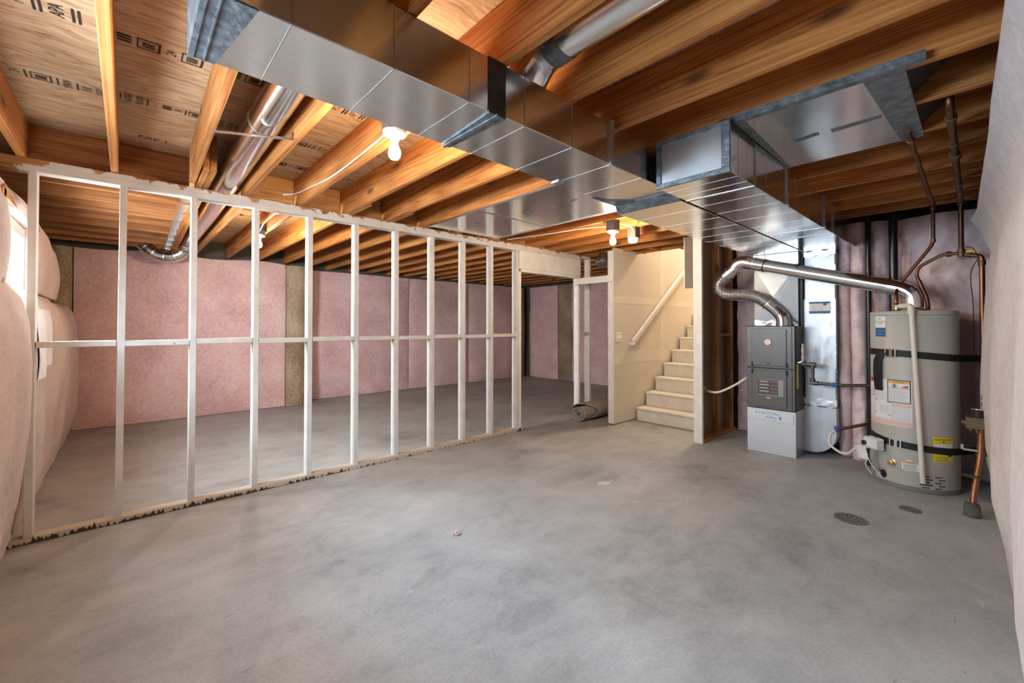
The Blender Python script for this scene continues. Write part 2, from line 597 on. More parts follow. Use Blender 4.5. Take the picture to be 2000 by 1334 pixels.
# ------------------------------------------------------------------ mesh helpers
class MB:
    def __init__(s):
        s.v, s.f, s.sm = [], [], []

    def add(s, verts, faces, smooth=False):
        b = len(s.v)
        s.v += [Vector(p) for p in verts]
        s.f += [tuple(i + b for i in f) for f in faces]
        s.sm += [smooth] * len(faces)
        return s

    def hexa(s, p):
        return s.add(p, [(0, 3, 2, 1), (4, 5, 6, 7), (0, 1, 5, 4), (1, 2, 6, 5), (2, 3, 7, 6), (3, 0, 4, 7)])

    def box(s, x0, x1, y0, y1, z0, z1):
        return s.hexa([(x0, y0, z0), (x1, y0, z0), (x1, y1, z0), (x0, y1, z0),
                       (x0, y0, z1), (x1, y0, z1), (x1, y1, z1), (x0, y1, z1)])

    def bar(s, a, b, wdt, hgt, up=(0, 0, 1)):
        a, b = Vector(a), Vector(b)
        d = (b - a).normalized()
        up = Vector(up)
        r = d.cross(up)
        if r.length < 1e-4:
            r = d.cross(Vector((1, 0, 0)))
        r.normalize()
        u = r.cross(d)
        r = r * (wdt / 2)
        u = u * (hgt / 2)
        return s.hexa([a - r - u, a + r - u, b + r - u, b - r - u, a - r + u, a + r + u, b + r + u, b - r + u])

    def tube(s, pts, rad, seg=16, caps=True, smooth=True):
        pts = [Vector(p) for p in pts]
        n = len(pts)
        rads = rad if isinstance(rad, (list, tuple)) else [rad] * n
        tang = []
        for i in range(n):
            a, b = pts[max(0, i - 1)], pts[min(n - 1, i + 1)]
            tang.append((b - a).normalized())
        ref = Vector((0, 0, 1)) if abs(tang[0].z) < 0.9 else Vector((1, 0, 0))
        nrm = (ref - tang[0] * ref.dot(tang[0])).normalized()
        V, F = [], []
        for i in range(n):
            if i:
                nrm = (nrm - tang[i] * nrm.dot(tang[i])).normalized()
            bi = tang[i].cross(nrm)
            for k in range(seg):
                t = 2 * PI * k / seg
                V.append(pts[i] + (nrm * math.cos(t) + bi * math.sin(t)) * rads[i])
        for i in range(n - 1):
            for k in range(seg):
                k2 = (k + 1) % seg
                F.append((i * seg + k, i * seg + k2, (i + 1) * seg + k2, (i + 1) * seg + k))
        s.add(V, F, smooth)
        if caps:
            s.add(V[:seg], [tuple(range(seg))[::-1]])
            s.add(V[-seg:], [tuple(range(seg))])
        return s

    def cyl(s, a, b, r, seg=20, r2=None):
        return s.tube([a, b], [r, r if r2 is None else r2], seg)

    def lathe(s, prof, c=(0, 0, 0), seg=32, axis=(0, 0, 1), smooth=True):
        """prof: list of (radius, height) along axis"""
        ax = Vector(axis).normalized()
        ref = Vector((1, 0, 0)) if abs(ax.x) < 0.9 else Vector((0, 1, 0))
        e1 = (ref - ax * ref.dot(ax)).normalized()
        e2 = ax.cross(e1)
        c = Vector(c)
        V, F = [], []
        for r, h in prof:
            for k in range(seg):
                t = 2 * PI * k / seg
                V.append(c + ax * h + (e1 * math.cos(t) + e2 * math.sin(t)) * max(r, 1e-4))
        for i in range(len(prof) - 1):
            for k in range(seg):
                k2 = (k + 1) % seg
                F.append((i * seg + k, i * seg + k2, (i + 1) * seg + k2, (i + 1) * seg + k))
        s.add(V, F, smooth)
        s.add(V[:seg], [tuple(range(seg))[::-1]])
        s.add(V[-seg:], [tuple(range(seg))])
        return s

    def prism(s, poly, e):
        """poly: list of 3-d points, extruded by e"""
        e = Vector(e)
        n = len(poly)
        P = [Vector(p) for p in poly]
        V = P + [p + e for p in P]
        F = [tuple(range(n))[::-1], tuple(range(n, 2 * n))]
        for i in range(n):
            j = (i + 1) % n
            F.append((i, j, j + n, i + n))
        return s.add(V, F)

    def grid(s, fn, nu, nv, smooth=True):
        V = [Vector(fn(i / nu, j / nv)) for j in range(nv + 1) for i in range(nu + 1)]
        F = []
        for j in range(nv):
            for i in range(nu):
                a = j * (nu + 1) + i
                F.append((a, a + 1, a + nu + 2, a + nu + 1))
        return s.add(V, F, smooth)

    def slab(s, fn, nu, nv, depth):
        """grid surface with a back face `depth` behind it"""
        d = Vector(depth)
        W = nu + 1
        V = [Vector(fn(i / nu, j / nv)) for j in range(nv + 1) for i in range(W)]
        N = len(V)
        F = []
        for j in range(nv):
            for i in range(nu):
                a = j * W + i
                F.append((a, a + 1, a + W + 1, a + W))
                F.append((N + a + W, N + a + W + 1, N + a + 1, N + a))
        for i in range(nu):
            F.append((i + 1, i, N + i, N + i + 1))
            a = nv * W + i
            F.append((a, a + 1, N + a + 1, N + a))
        for j in range(nv):
            a = j * W
            F.append((a, a + W, N + a + W, N + a))
            b = a + nu
            F.append((b + W, b, N + b, N + b + W))
        return s.add(V + [p + d for p in V], F, True)

    def build(s, name, mname, parent=None, bevel=0.0, sharp=True, label=None):
        off = Vector((0, 0, 0))
        if parent is not None:
            off = ROOT[parent.name]
        me = bpy.data.meshes.new(name)
        me.from_pydata([p - off for p in s.v], [], s.f)
        bm = bmesh.new()
        bm.from_mesh(me)
        for fc, sm in zip(bm.faces, s.sm):
            fc.smooth = sm
        bmesh.ops.recalc_face_normals(bm, faces=bm.faces)
        if bevel:
            bmesh.ops.bevel(bm, geom=list(bm.edges), offset=bevel, segments=1, affect='EDGES', clamp_overlap=True)
        if any(s.sm):
            for e in bm.edges:
                if len(e.link_faces) == 2 and e.calc_face_angle(0) > 0.7:
                    e.smooth = False
        bm.to_mesh(me)
        bm.free()
        me.materials.append(MATS[mname])
        o = bpy.data.objects.new(name, me)
        COL.objects.link(o)
        if parent is not None:
            o.parent = parent
            ROOT[o.name] = off
        if label:
            o['label'] = label
        return o


ROOT = {}


def thing(name, label, cat, loc, group=None):
    o = bpy.data.objects.new(name, None)
    COL.objects.link(o)
    o.location = loc
    o.empty_display_size = 0.1
    o['label'], o['category'] = label, cat
    if group:
        o['group'] = group
    ROOT[o.name] = Vector(loc)
    return o


def solo(mb, name, mname, label, cat, group=None, bevel=0.0):
    """one-mesh thing, origin at the middle of its base"""
    lo = Vector((min(p.x for p in mb.v), min(p.y for p in mb.v), min(p.z for p in mb.v)))
    hi = Vector((max(p.x for p in mb.v), max(p.y for p in mb.v), max(p.z for p in mb.v)))
    c = Vector(((lo.x + hi.x) / 2, (lo.y + hi.y) / 2, lo.z))
    mb.v = [p - c for p in mb.v]
    o = mb.build(name, mname, None, bevel)
    o.location = c
    o['label'], o['category'] = label, cat
    if group:
        o['group'] = group
    ROOT[o.name] = c
    return o


def struct(mb, name, mname, parent=None, bevel=0.0):
    o = mb.build(name, mname, parent, bevel)
    if parent is None:
        o['kind'] = 'structure'
        ROOT[o.name] = Vector((0, 0, 0))
    return o


def spline(pts, n=8):
    P = [Vector(p) for p in pts]
    out = []
    for i in range(len(P) - 1):
        p0 = P[i - 1] if i else P[0] * 2 - P[1]
        p1, p2 = P[i], P[i + 1]
        p3 = P[i + 2] if i + 2 < len(P) else P[-1] * 2 - P[-2]
        for k in range(n):
            t = k / n
            out.append(0.5 * ((2 * p1) + (p2 - p0) * t + (2 * p0 - 5 * p1 + 4 * p2 - p3) * t * t + (3 * p1 - p0 - 3 * p2 + p3) * t ** 3))
    out.append(P[-1])
    return out


def fillet(pts, r, n=5):
    """polyline with rounded corners"""
    P = [Vector(p) for p in pts]
    out = [P[0]]
    for i in range(1, len(P) - 1):
        a, b, c = P[i - 1], P[i], P[i + 1]
        d1, d2 = (a - b), (c - b)
        rr = min(r, d1.length * 0.45, d2.length * 0.45)
        s, e = b + d1.normalized() * rr, b + d2.normalized() * rr
        for k in range(n + 1):
            t = k / n
            out.append(s * (1 - t) ** 2 + b * 2 * t * (1 - t) + e * t * t)
    out.append(P[-1])
    return out


def text2d(txt, size):
    cu = bpy.data.curves.new('txt', 'FONT')
    cu.body = txt
    cu.size = size
    cu.align_x = 'CENTER'
    cu.align_y = 'CENTER'
    cu.resolution_u = 2
    o = bpy.data.objects.new('txt', cu)
    COL.objects.link(o)
    dg = bpy.context.evaluated_depsgraph_get()
    me = bpy.data.meshes.new_from_object(o.evaluated_get(dg))
    V = [tuple(v.co) for v in me.vertices]
    F = [tuple(p.vertices) for p in me.polygons]
    bpy.data.objects.remove(o)
    bpy.data.curves.remove(cu)
    bpy.data.meshes.remove(me)
    return V, F


def put_text(mb, txt, size, fn, stretch=1.0):
    """fn(u,v) -> 3-d point; u right, v up in metres about the text centre"""
    V, F = text2d(txt, size)
    mb.add([fn(x * stretch, y) for x, y, z in V], F)
    return mb


def rectfn(mb, fn, u0, u1, v0, v1, nu=1):
    mb.grid(lambda a, b: fn(u0 + (u1 - u0) * a, v0 + (v1 - v0) * b), nu, 1, smooth=nu > 1)
    return mb


# ------------------------------------------------------------------ the shell
ZJ, ZD = 2.335, 2.572       # underside and top of the joists
struct(MB().box(-1.0, 9.5, -1.0, 8.6, -0.12, 0.0), 'floor', 'concrete')
cl = MB()
for x0, x1, y0, y1 in ((-1, 5.39, -1, 8.4), (5.39, 8.8, -1, 2.17), (5.39, 8.8, 3.25, 8.4)):
    cl.box(x0, x1, y0, y1, ZD + 0.001, ZD + 0.02)
ceiling = struct(cl, 'ceiling', 'osb')
# concrete foundation behind the insulation
for b in ((-0.95, -0.75, -0.6, 0.9, 0, ZD), (-0.95, -0.75, 0.9, 3.3, 0, 1.25), (-0.95, -0.75, 0.9, 3.3, 2.16, ZD), (-0.95, -0.75, 3.3, 3.66, 0, ZD),
          (-0.95, -0.75, 3.66, 4.82, 0, 1.53), (-0.95, -0.75, 3.66, 4.82, 2.03, ZD), (-0.95, -0.75, 4.82, 8.2, 0, ZD)):
    struct(MB().box(*b), 'wall_left', 'foundation')
struct(MB().box(-0.75, 5.85, -0.6, -0.42, 0, ZD), 'wall_right', 'foundation')
struct(MB().box(-0.75, 2.3, 7.78, 8.2, 0, ZD), 'wall_back', 'foundation')
struct(MB().box(2.3, 7.9, 8.06, 8.2, 0, ZD), 'wall_rear', 'foundation')
struct(MB().box(7.88, 8.1, 3.36, 8.06, 0, ZD), 'wall_end', 'foundation')
struct(MB().box(5.85, 6.0, -0.6, 2.17, 0, ZD), 'wall_mechanical', 'foundation')
# stairwell : finished drywall on the far side, its twin behind the stud wall, and the shaft above
sw = MB().box(4.79, 5.60, 3.25, 3.265, 0.012, 2.36).box(5.60, 8.8, 3.25, 3.265, 0.0, 4.9)
wst = struct(sw, 'wall_stair', 'drywall')
tp = MB()
tp.box(4.80, 7.6, 3.2485, 3.25, 0.80, 0.96).box(4.80, 7.6, 3.2485, 3.25, 1.62, 1.72).box(6.02, 6.14, 3.2486, 3.25, 0.3, 2.5)
tp.build('joint_compound', 'drywall_tape', wst)
struct(MB().box(5.40, 8.8, 2.185, 2.20, 0, 4.9).box(8.8, 8.85, 2.1, 3.4, 0, 4.9).box(5.3, 8.8, 2.1, 3.4, 4.9, 4.95)
       .box(5.34, 5.39, 2.2, 3.25, 2.60, 4.9), 'wall_shaft', 'drywall')

# windows
wi = struct(MB().box(-0.60, -0.555, 3.66, 3.73, 1.53, 2.03).box(-0.60, -0.555, 4.70, 4.785, 1.53, 2.03)
            .box(-0.60, -0.555, 3.73, 4.70, 1.97, 2.03).box(-0.60, -0.555, 3.73, 4.70, 1.53, 1.58),
            'window_1', 'vinyl', bevel=0.006)
MB().box(-0.585, -0.555, 4.655, 4.70, 1.58, 1.97).box(-0.585, -0.555, 3.73, 4.655, 1.945, 1.97).build('sash', 'vinyl', wi, 0.004)
MB().box(-0.580, -0.577, 3.73, 4.70, 1.58, 1.97).build('pane', 'glass', wi)
MB().box(-0.75, -0.50, 4.795, 4.835, 1.5, 2.10).box(-0.75, -0.50, 3.60, 3.655, 1.5, 2.10).build('jamb', 'fir_z', wi)
MB().box(-0.62, -0.50, 3.55, 4.9, 2.04, 2.08).box(-0.75, -0.56, 3.55, 4.9, 2.08, 2.2).build('header', 'fir_x', wi)
w2 = struct(MB().box(-0.94, -0.88, 0.9, 0.96, 1.25, 2.16).box(-0.94, -0.88, 3.24, 3.3, 1.25, 2.16).box(-0.94, -0.88, 0.96, 3.24, 2.11, 2.16)
            .box(-0.94, -0.88, 0.96, 3.24, 1.25, 1.30).box(-0.93, -0.89, 2.08, 2.12, 1.30, 2.11), 'window_2', 'vinyl', bevel=0.006)
MB().box(-0.912, -0.908, 0.96, 3.24, 1.30, 2.11).build('pane', 'glass', w2)
# added baffle outside: stops near-window daylight spilling into the far window
struct(MB().box(-2.2, -0.955, 3.36, 3.40, 0.9, 3.4).box(-2.2, -2.16, 3.40, 5.6, 0.9, 2.25).box(-2.2, -0.955, 5.56, 5.60, 0.9, 2.25), 'added_light_baffle', 'added_baffle_grey')
struct(MB().box(-6.0, -0.96, -3, 10, 1.0, 1.15), 'ground', 'earth')


# ------------------------------------------------------------------ joists
def board(name, a, b, mname, label, cat='joist', group=None, thick=0.038, z0=ZJ, z1=ZD):
    """a, b : (x, y) of the two ends of the board's middle line"""
    m = MB().bar((a[0], a[1], (z0 + z1) / 2), (b[0], b[1], (z0 + z1) / 2), thick, z1 - z0)
    return solo(m, name, mname, label, cat, group, 0.003)


ORD = ['first', 'second', 'third', 'fourth', 'fifth', 'sixth', 'seventh', 'eighth', 'ninth', 'tenth', 'eleventh', 'twelfth', 'thirteenth', 'fourteenth', 'fifteenth', 'sixteenth', 'seventeenth', 'eighteenth']
near = [(-0.476, -0.476), (-0.0635, -0.0635), (0.258, 0.342), (0.685, 0.685), (1.086, 1.086), (1.483, 1.483), (1.883, 1.883), (2.28, 2.28), (2.672, 2.672),
        (3.09, 3.09), (3.466, 3.466), (3.879, 3.879), (4.261, 4.261), (4.652, 4.652), (5.038, 5.038)]
note = ['against the left wall insulation', 'below the stamped subfloor', 'running into the built-up beam', 'beside the round branch duct',
        'left of the metal pipe over the supply duct', 'right of the bulb with the loose white cable', 'over the middle of the supply duct', 'at the edge of the metal return panel',
        'hidden half by the metal return panel', 'at the far edge of the metal return panel', 'crossing above the second trunk', 'above the trunk joint', 'near the stair bulb', 'over the stud wall post', 'last before the mechanical wall']
for i, ((xa, xb), nt) in enumerate(zip(near, note)):
    y1 = 3.94 if i < 2 else (3.77 if i == 2 else 4.12)
    if i >= 13:
        y1 = 4.0
    board('floor_joist', (xa, -0.41), (xb, y1), 'fir_y', 'near-room floor joist, %s from the left, %s' % (ORD[i], nt), group='near room floor joists')
far = [0.723, 1.124, 1.521, 1.921, 2.318, 2.71, 3.128, 3.504, 3.917, 4.30, 4.70, 5.09]
for i, x in enumerate(far):
    yb = 7.70 if x < 2.3 else 8.05
    board('floor_joist', (x, 3.46), (x, yb), 'fir_y', 'far-room floor joist lapped past the partition, %s from the doubled beam' % ORD[i], group='far room floor joists')
for i, x in enumerate([5.46, 5.86, 6.26, 6.66, 7.06, 7.46]):
    board('floor_joist', (x, 3.29), (x, 8.05), 'fir_y', 'fir floor joist beyond the doorway, %s past the stair opening' % ORD[i], group='far room floor joists')
board('header_joist', (5.371, 2.2), (5.371, 3.25), 'fir_y', 'fir header joist across the front of the stair opening', 'joist')
board('blocking_board', (5.06, 2.9), (5.35, 2.9), 'fir_x', 'short blocking board between the last two joists before the stairs', 'blocking')
# blocking over the partition
xs = [0.685, 1.086, 1.483, 1.883, 2.28, 2.672, 3.09, 3.466, 3.879, 4.261, 4.652, 5.038]
for i in range(len(xs) - 1):
    a, b = xs[i] + 0.06, xs[i + 1] - 0.02
    board('blocking_board', (a, 4.0), (b, 4.0), 'ply', 'blocking board above the partition, %s bay from the round duct' % ORD[i], 'blocking', 'blocking above the partition')
board('rim_board', (-0.75, 3.97), (0.34, 3.97), 'fir_x_shaded', 'shade-toned fir rim board above the left end of the partition', 'board')
# left bay joists on hangers
ly = [4.43, 4.83, 5.235, 5.64, 6.05, 6.455, 6.87, 7.26]
for i, y in enumerate(ly):
    xe = 0.362 + (y - 3.4) * 0.0172
    board('floor_joist', (-0.75, y), (xe, y), 'fir_x_shaded', 'short joist hung on the beam, %s back from the partition' % ORD[i], group='short joists on hangers')
    h = MB()
    h.box(xe - 0.055, xe, y - 0.022, y - 0.019, ZJ - 0.004, ZJ + 0.16).box(xe - 0.055, xe, y + 0.019, y + 0.022, ZJ - 0.004, ZJ + 0.16)
    h.box(xe - 0.055, xe, y - 0.022, y + 0.022, ZJ - 0.006, ZJ - 0.003)
    h.box(xe - 0.003, xe + 0.0005, y - 0.055, y + 0.055, ZJ + 0.0, ZJ + 0.17)
    solo(h, 'joist_hanger', 'galv_dull', 'joist hanger holding the %s short joist back from the partition' % ORD[i], 'bracket', 'joist hangers')
bm_ = thing('built_up_beam', 'doubled fir beam with two cut ends above the partition carrying hangers', 'beam', (0.42, 5.4, ZJ))
MB().bar((0.383, 3.40, 2.4535), (0.451, 7.72, 2.4535), 0.037, 0.235).build('ply', 'fir_y', bm_, 0.003)
MB().bar((0.422, 3.40, 2.4535), (0.490, 7.72, 2.4535), 0.037, 0.235).build('ply', 'fir_y', bm_, 0.003)

# printed grade stamps on the subfloor
ST = MB()


def osb_fn(x, y, flip=1):
    return lambda u, v: (x + u, y - v * flip, ZD - 0.0015)


def stamp_row(x0, x1, y, h, toks):
    """row of stamped characters along X; '<' starts a word turned a quarter"""
    x = x0
    k = 0
    Z0, Z1 = ZD - 0.002, ZD - 0.001
    while x < x1:
        t = toks[k % len(toks)]
        k += 1
        if t.startswith('|'):
            for q in range(len(t)):
                ST.box(x, x + h * 0.12, y - h * 0.72, y + h * 0.72, Z0, Z1)
                x += h * 0.26
            x += h * 0.1
        elif t.startswith('['):
            wd = h * 1.35
            for a, b, c, d in ((0, wd, 0.62, 0.70), (0, wd, -0.70, -0.62), (0, 0.08 * h, -0.62, 0.62), (wd - 0.14 * h, wd, -0.62, 0.62)):
                ST.box(x + a, x + b, y + c * h, y + d * h, Z0, Z1)
            for q in range(3):
                ST.box(x + 0.3 * h, x + 1.02 * h, y + (0.30 - 0.26 * q) * h - 0.05 * h, y + (0.30 - 0.26 * q) * h + 0.06 * h, Z0, Z1)
            x += wd + h * 0.3
        elif t.startswith('='):
            for q in range(3):
                ST.box(x, x + h * 0.8, y + (0.4 - 0.4 * q) * h - 0.09 * h, y + (0.4 - 0.4 * q) * h + 0.09 * h, Z0, Z1)
            x += h * 1.1
        elif t.startswith('<'):
            sz = h * 0.9
            put_text(ST, t[1:], sz, lambda u, v, x=x: (x + sz * 0.4 - v, y - u, ZD - 0.0015), 0.8)
            x += sz * 1.05
        else:
            sz = h * (1.3 if len(t) < 6 else 0.8)
            wd = 0.60 * sz * len(t)
            put_text(ST, t, sz, lambda u, v, x=x, wd=wd: (x + wd / 2 + u, y - v, ZD - 0.0015))
            x += wd + h * 0.2


TA = ['<24', '|', '<PS2', '||', '<APA', '||']
TB = ['=', '[]', '<24', '[]', '||', '<108', 'C', '-']
TC = ['<24', '|', '[]', '|', '<SPAN', '|', '<FLR', '<23/32', '|', '<INCH', '-', '|', '<SIZE', '<FOR', '<EXP1']
TD = ['|', '<RATED', '<FLOOR', '|', '-', '=', '<24', '|', '[]', '[]']
for a in ((-0.44, -0.17, 2.455, 0.070, TA), (-0.04, 0.23, 2.49, 0.060, TB), (-0.435, -0.11, 3.17, 0.055, TC), (-0.035, 0.27, 3.13, 0.050, TD), (0.03, 0.18, 3.725, 0.05, ['EXP 1']),
          (0.37, 0.56, 2.48, 0.06, TB), (0.39, 0.60, 3.15, 0.05, TD), (0.78, 1.04, 2.47, 0.065, TA), (0.78, 1.04, 3.13, 0.052, TC), (0.78, 1.04, 3.62, 0.055, TB), (1.16, 1.45, 3.63, 0.055, TC),
          (0.76, 1.08, 5.6, 0.05, TD), (0.76, 1.08, 6.4, 0.05, TC)):
    stamp_row(*a)
ST.build('grade_stamp', 'stamp_ink', ceiling)

# ------------------------------------------------------------------ partition frame
PY0, PY1 = 3.86, 3.949
pf = thing('stud_partition', 'open white-painted stud partition with a doorway dividing the two rooms', 'partition', (2.3, 3.9, 0))
MB().box(-0.75, 5.10, PY0, PY1, 2.296, 2.334).build('top_plate', 'paint_upper', pf, 0.002)
MB().box(-0.75, 3.66, PY0, PY1, 2.258, 2.296).box(3.66, 4.862, PY0, PY1, 2.268, 2.296).build('top_plate', 'paint_plate', pf, 0.002)
MB().box(-0.75, 3.70, PY0, PY1, 0.0, 0.038).build('bottom_plate', 'paint_sole', pf, 0.002)
sx = [-0.446, -0.046, 0.343, 0.746, 1.152, 1.558, 1.962, 2.372, 2.776, 3.182]
lean = [0.0, 0.022, 0.012, 0.004, 0.003, 0, 0, 0, 0, 0]
for x, dl in zip(sx, lean):
    t = MB()
    y0 = PY0 + 0.0015
    t.hexa([(x, y0, 0.038), (x + 0.038, y0, 0.038), (x + 0.038, PY1, 0.038), (x, PY1, 0.038),
            (x + dl * 0.4, y0, 2.258), (x + dl * 0.4 + 0.038, y0, 2.258), (x + dl * 0.4 + 0.038, PY1, 2.258), (x + dl * 0.4, PY1, 2.258)])
    t.build('stud', 'paint_stud', pf, 0.002)
for a, b in zip(sx, sx[1:] + [3.60]):
    dz = random.uniform(-0.006, 0.006)
    MB().box(a + 0.042, b - 0.001, PY0 - 0.002, PY1 - 0.002, 1.183 + dz, 1.220 + dz).build('blocking', 'paint_plate', pf, 0.002)
MB().box(3.595, 3.633, PY0, PY1, 0.038, 2.258).build('stud', 'paint_stud', pf, 0.002)
MB().box(3.635, 3.675, PY0, PY1, 0.0, 2.0).build('jamb_stud', 'paint_white', pf, 0.002)
MB().box(3.64, 4.862, PY0 - 0.001, PY1, 2.036, 2.266).build('header_board', 'paint_white', pf, 0.002)
MB().box(3.676, 4.81, PY0 - 0.001, PY1, 1.997, 2.034).build('header_trim', 'paint_white', pf, 0.002)
MB().box(4.812, 4.850, PY0, PY1, 0.0, 2.034).build('jamb_stud', 'paint_white', pf, 0.002)
MB().box(5.060, 5.098, PY0, PY1, 0.038, 2.296).build('stud', 'paint_white', pf, 0.002)
MB().box(4.81, 5.6, PY0, PY1, 0.0, 0.038).build('bottom_plate', 'paint_plate', pf, 0.002)
MB().box(4.85, 5.06, PY0, PY1, 1.19, 1.225).build('blocking', 'paint_plate', pf, 0.002)

# stair wall framing
sp_ = thing('stair_post', 'white end post at the drywall edge beside the carpet roll', 'post', (4.8, 3.3, 0))
MB().box(4.785, 4.823, 3.266, 3.340, 0.014, 2.32).build('stud', 'paint_white', sp_, 0.002)
MB().box(4.785, 5.9, 3.266, 3.340, 0.0, 0.013).build('bottom_plate', 'fir_x', sp_)
MB().box(5.2, 5.238, 3.266, 3.340, 0.013, 2.33).build('stud', 'paint_white', sp_, 0.002)
solo(MB().box(4.762, 4.783, 3.245, 3.915, 1.903, 1.993), 'brace_board', 'paint_white', 'white brace board nailed level between doorway and stair post', 'board', bevel=0.002)

fw = thing('stud_wall', 'brown stud wall with white end post beside the stairs', 'stud wall', (5.2, 2.12, 0))
MB().box(4.75, 4.788, 2.068, 2.166, 0.0, 2.34).build('end_post', 'paint_white', fw, 0.002, label='white-painted end post')
MB().box(4.788, 5.74, 2.075, 2.164, 0.0, 0.038).build('bottom_plate', 'fir_x', fw, 0.002)
MB().box(4.788, 5.74, 2.075, 2.164, 2.297, 2.334).build('top_plate', 'fir_x', fw, 0.002)
for x in (5.245, 5.63):
    MB().box(x, x + 0.038, 2.075, 2.164, 0.038, 2.297).build('stud', 'fir_z', fw, 0.002)
MB().box(5.283, 5.63, 2.078, 2.16, 1.19, 1.228).build('blocking', 'fir_x', fw, 0.002)
MB().box(4.79, 5.85, 2.166, 2.182, 0.01, 2.334).build('drywall_back', 'drywall_back', fw)
MB().box(4.752, 4.768, 2.168, 2.262, 1.745, 2.334).build('drywall_offcut', 'kraft_grey', fw)
MB().box(4.752, 4.768, 2.262, 2.272, 1.745, 2.334).build('offcut_edge', 'gypsum_edge', fw)

# ------------------------------------------------------------------ stairs
stc = thing('staircase', 'cream painted closed-riser staircase climbing beside the drywall', 'staircase', (6.4, 2.7, 0))
n_st = 12
for i in range(n_st):
    xf = 5.297 + 0.2555 * i
    zt = 0.1905 * (i + 1) - 0.012
    MB().box(xf, xf + 0.018, 2.21, 3.215, 0.1905 * i - (0.012 if i else 0), zt - 0.028).build('riser', 'stair_paint', stc)
    MB().box(xf - 0.024, xf + 0.2555 + 0.016, 2.205, 3.22, zt - 0.028, zt).build('tread', 'stair_paint', stc, 0.006)
hr = thing('handrail', 'white wooden handrail sloping up the stairwell drywall', 'handrail', (6.0, 3.2, 1.1))
MB().bar((5.20, 3.205, 1.10), (7.9, 3.205, 3.05), 0.045, 0.062).build('rail', 'paint_white', hr, 0.006)
MB().box(5.165, 5.235, 3.182, 3.25, 1.045, 1.085).build('rail_return', 'paint_white', hr, 0.004)
for x in (5.5, 6.5):
    MB().box(x, x + 0.03, 3.2, 3.25, 1.06 + (x - 5.2) * 0.722, 1.09 + (x - 5.2) * 0.722).build('bracket', 'galv_dull', hr)


def plate(name, c, nrm, label, toggles, outlet=False):
    """wall plate: nrm is the axis letter the plate faces ('-y')"""
    t = thing(name, label, 'outlet' if outlet else 'switch', c)
    x, y, z = c
    MB().box(x - 0.037, x + 0.037, y - 0.006, y, z - 0.06, z + 0.06).build('cover_plate', 'white_plastic', t, 0.003)
    if outlet:
        for dz in (-0.022, 0.022):
            MB().box(x - 0.016, x + 0.016, y - 0.009, y - 0.006, z + dz - 0.014, z + dz + 0.014).build('socket', 'paper_white', t, 0.003)
    else:
        for k in range(toggles):
            MB().box(x - 0.006, x + 0.006, y - 0.018, y - 0.006, z - 0.004, z + 0.014).build('toggle', 'white_plastic', t, 0.002)
    return t


t = thing('light_switch', 'white double switch plate on the stairwell drywall', 'switch', (4.905, 3.25, 1.16))
MB().box(4.845, 4.97, 3.243, 3.25, 1.10, 1.225).build('cover_plate', 'white_plastic', t, 0.003)
MB().box(4.875, 4.885, 3.232, 3.243, 1.155, 1.17).build('toggle', 'white_plastic', t, 0.001)
MB().lathe([(0.017, 0), (0.017, 0.016), (0.013, 0.02)], (4.935, 3.243, 1.163), 16, (0, -1, 0)).build('dimmer_knob', 'white_plastic', t)
plate('light_switch', (4.93, 2.165, 1.17), '-y', 'white switch on the brown stud wall beside the white post', 1)
plate('power_outlet', (4.93, 2.165, 0.385), '-y', 'white outlet low on the brown stud wall', 0, True)

# ------------------------------------------------------------------ insulation
NZ = noise.noise


def wob(p, s, amp):
    return NZ(Vector(p) * s) * amp


def face_y(x0, x1, y, z0, z1, bulge=0.03, seed=0.0, top=None, amp=0.03):
    def fn(u, v):
        x = x0 + (x1 - x0) * u
        zt = z1 + (top(x) if top else 0)
        z = z0 + (zt - z0) * v
        e = (min(u, 1 - u) * 8, min(v, 1 - v) * 8)
        k = min(1, e[0]) ** 0.5 * min(1, e[1]) ** 0.5
        return (x, y + (1 - k) * 0.035 - bulge * math.sin(PI * u) + wob((x + seed, z, seed), 1.6, amp) + wob((x, z + seed, 5), 6, 0.006), z)
    return fn


def face_x(y0, y1, x, z0, z1, bulge=0.03, seed=0.0, sgn=-1, amp=0.03):
    def fn(u, v):
        y = y0 + (y1 - y0) * u
        z = z0 + (z1 - z0) * v
        k = min(1, min(u, 1 - u) * 8) ** 0.5 * min(1, min(v, 1 - v) * 8) ** 0.5
        return (x + sgn * (-(1 - k) * 0.035 + bulge * math.sin(PI * u) + wob((y + seed, z, seed), 1.6, amp) + wob((y, z + seed, 5), 6, 0.006)), y, z)
    return fn


def batt(fn, nu, nv, depth, mname, label, name='insulation_blanket'):
    return solo(MB().slab(fn, nu, nv, depth), name, mname, label, 'insulation', 'wall insulation')


batt(face_y(-0.49, 1.93, 7.60, 0.005, 2.32, 0.02, 1.0, lambda x: 0.02 * math.sin(x * 5)), 60, 50, (0, 0.08, 0), 'pink',
     'wide pink insulation blanket on the back wall behind the left studs')
batt(face_y(-0.72, -0.50, 7.56, 0.01, 2.30, 0.05, 3.0), 12, 40, (0, 0.10, 0), 'brown_wool', 'brown fibre batt standing in the far left corner', 'insulation_batt')
batt(face_y(1.94, 2.27, 7.58, 0.005, 2.30, 0.06, 9.0), 12, 40, (0, 0.10, 0), 'brown_wool', 'brown fibre strip at the outside corner of the back wall', 'insulation_batt')
xb = [2.30, 4.36, 5.9, 7.28]
for i, lab in enumerate(['pink insulation blanket right of the brown corner strip', 'middle pink insulation blanket on the recessed back wall', 'pink insulation blanket beside the brown inner corner batt']):
    batt(face_y(xb[i] + 0.008, xb[i + 1] - 0.008, 7.95, 0.005, 2.30, 0.03, 11.0 + i), 30, 34, (0, 0.03, 0), 'pink', lab)
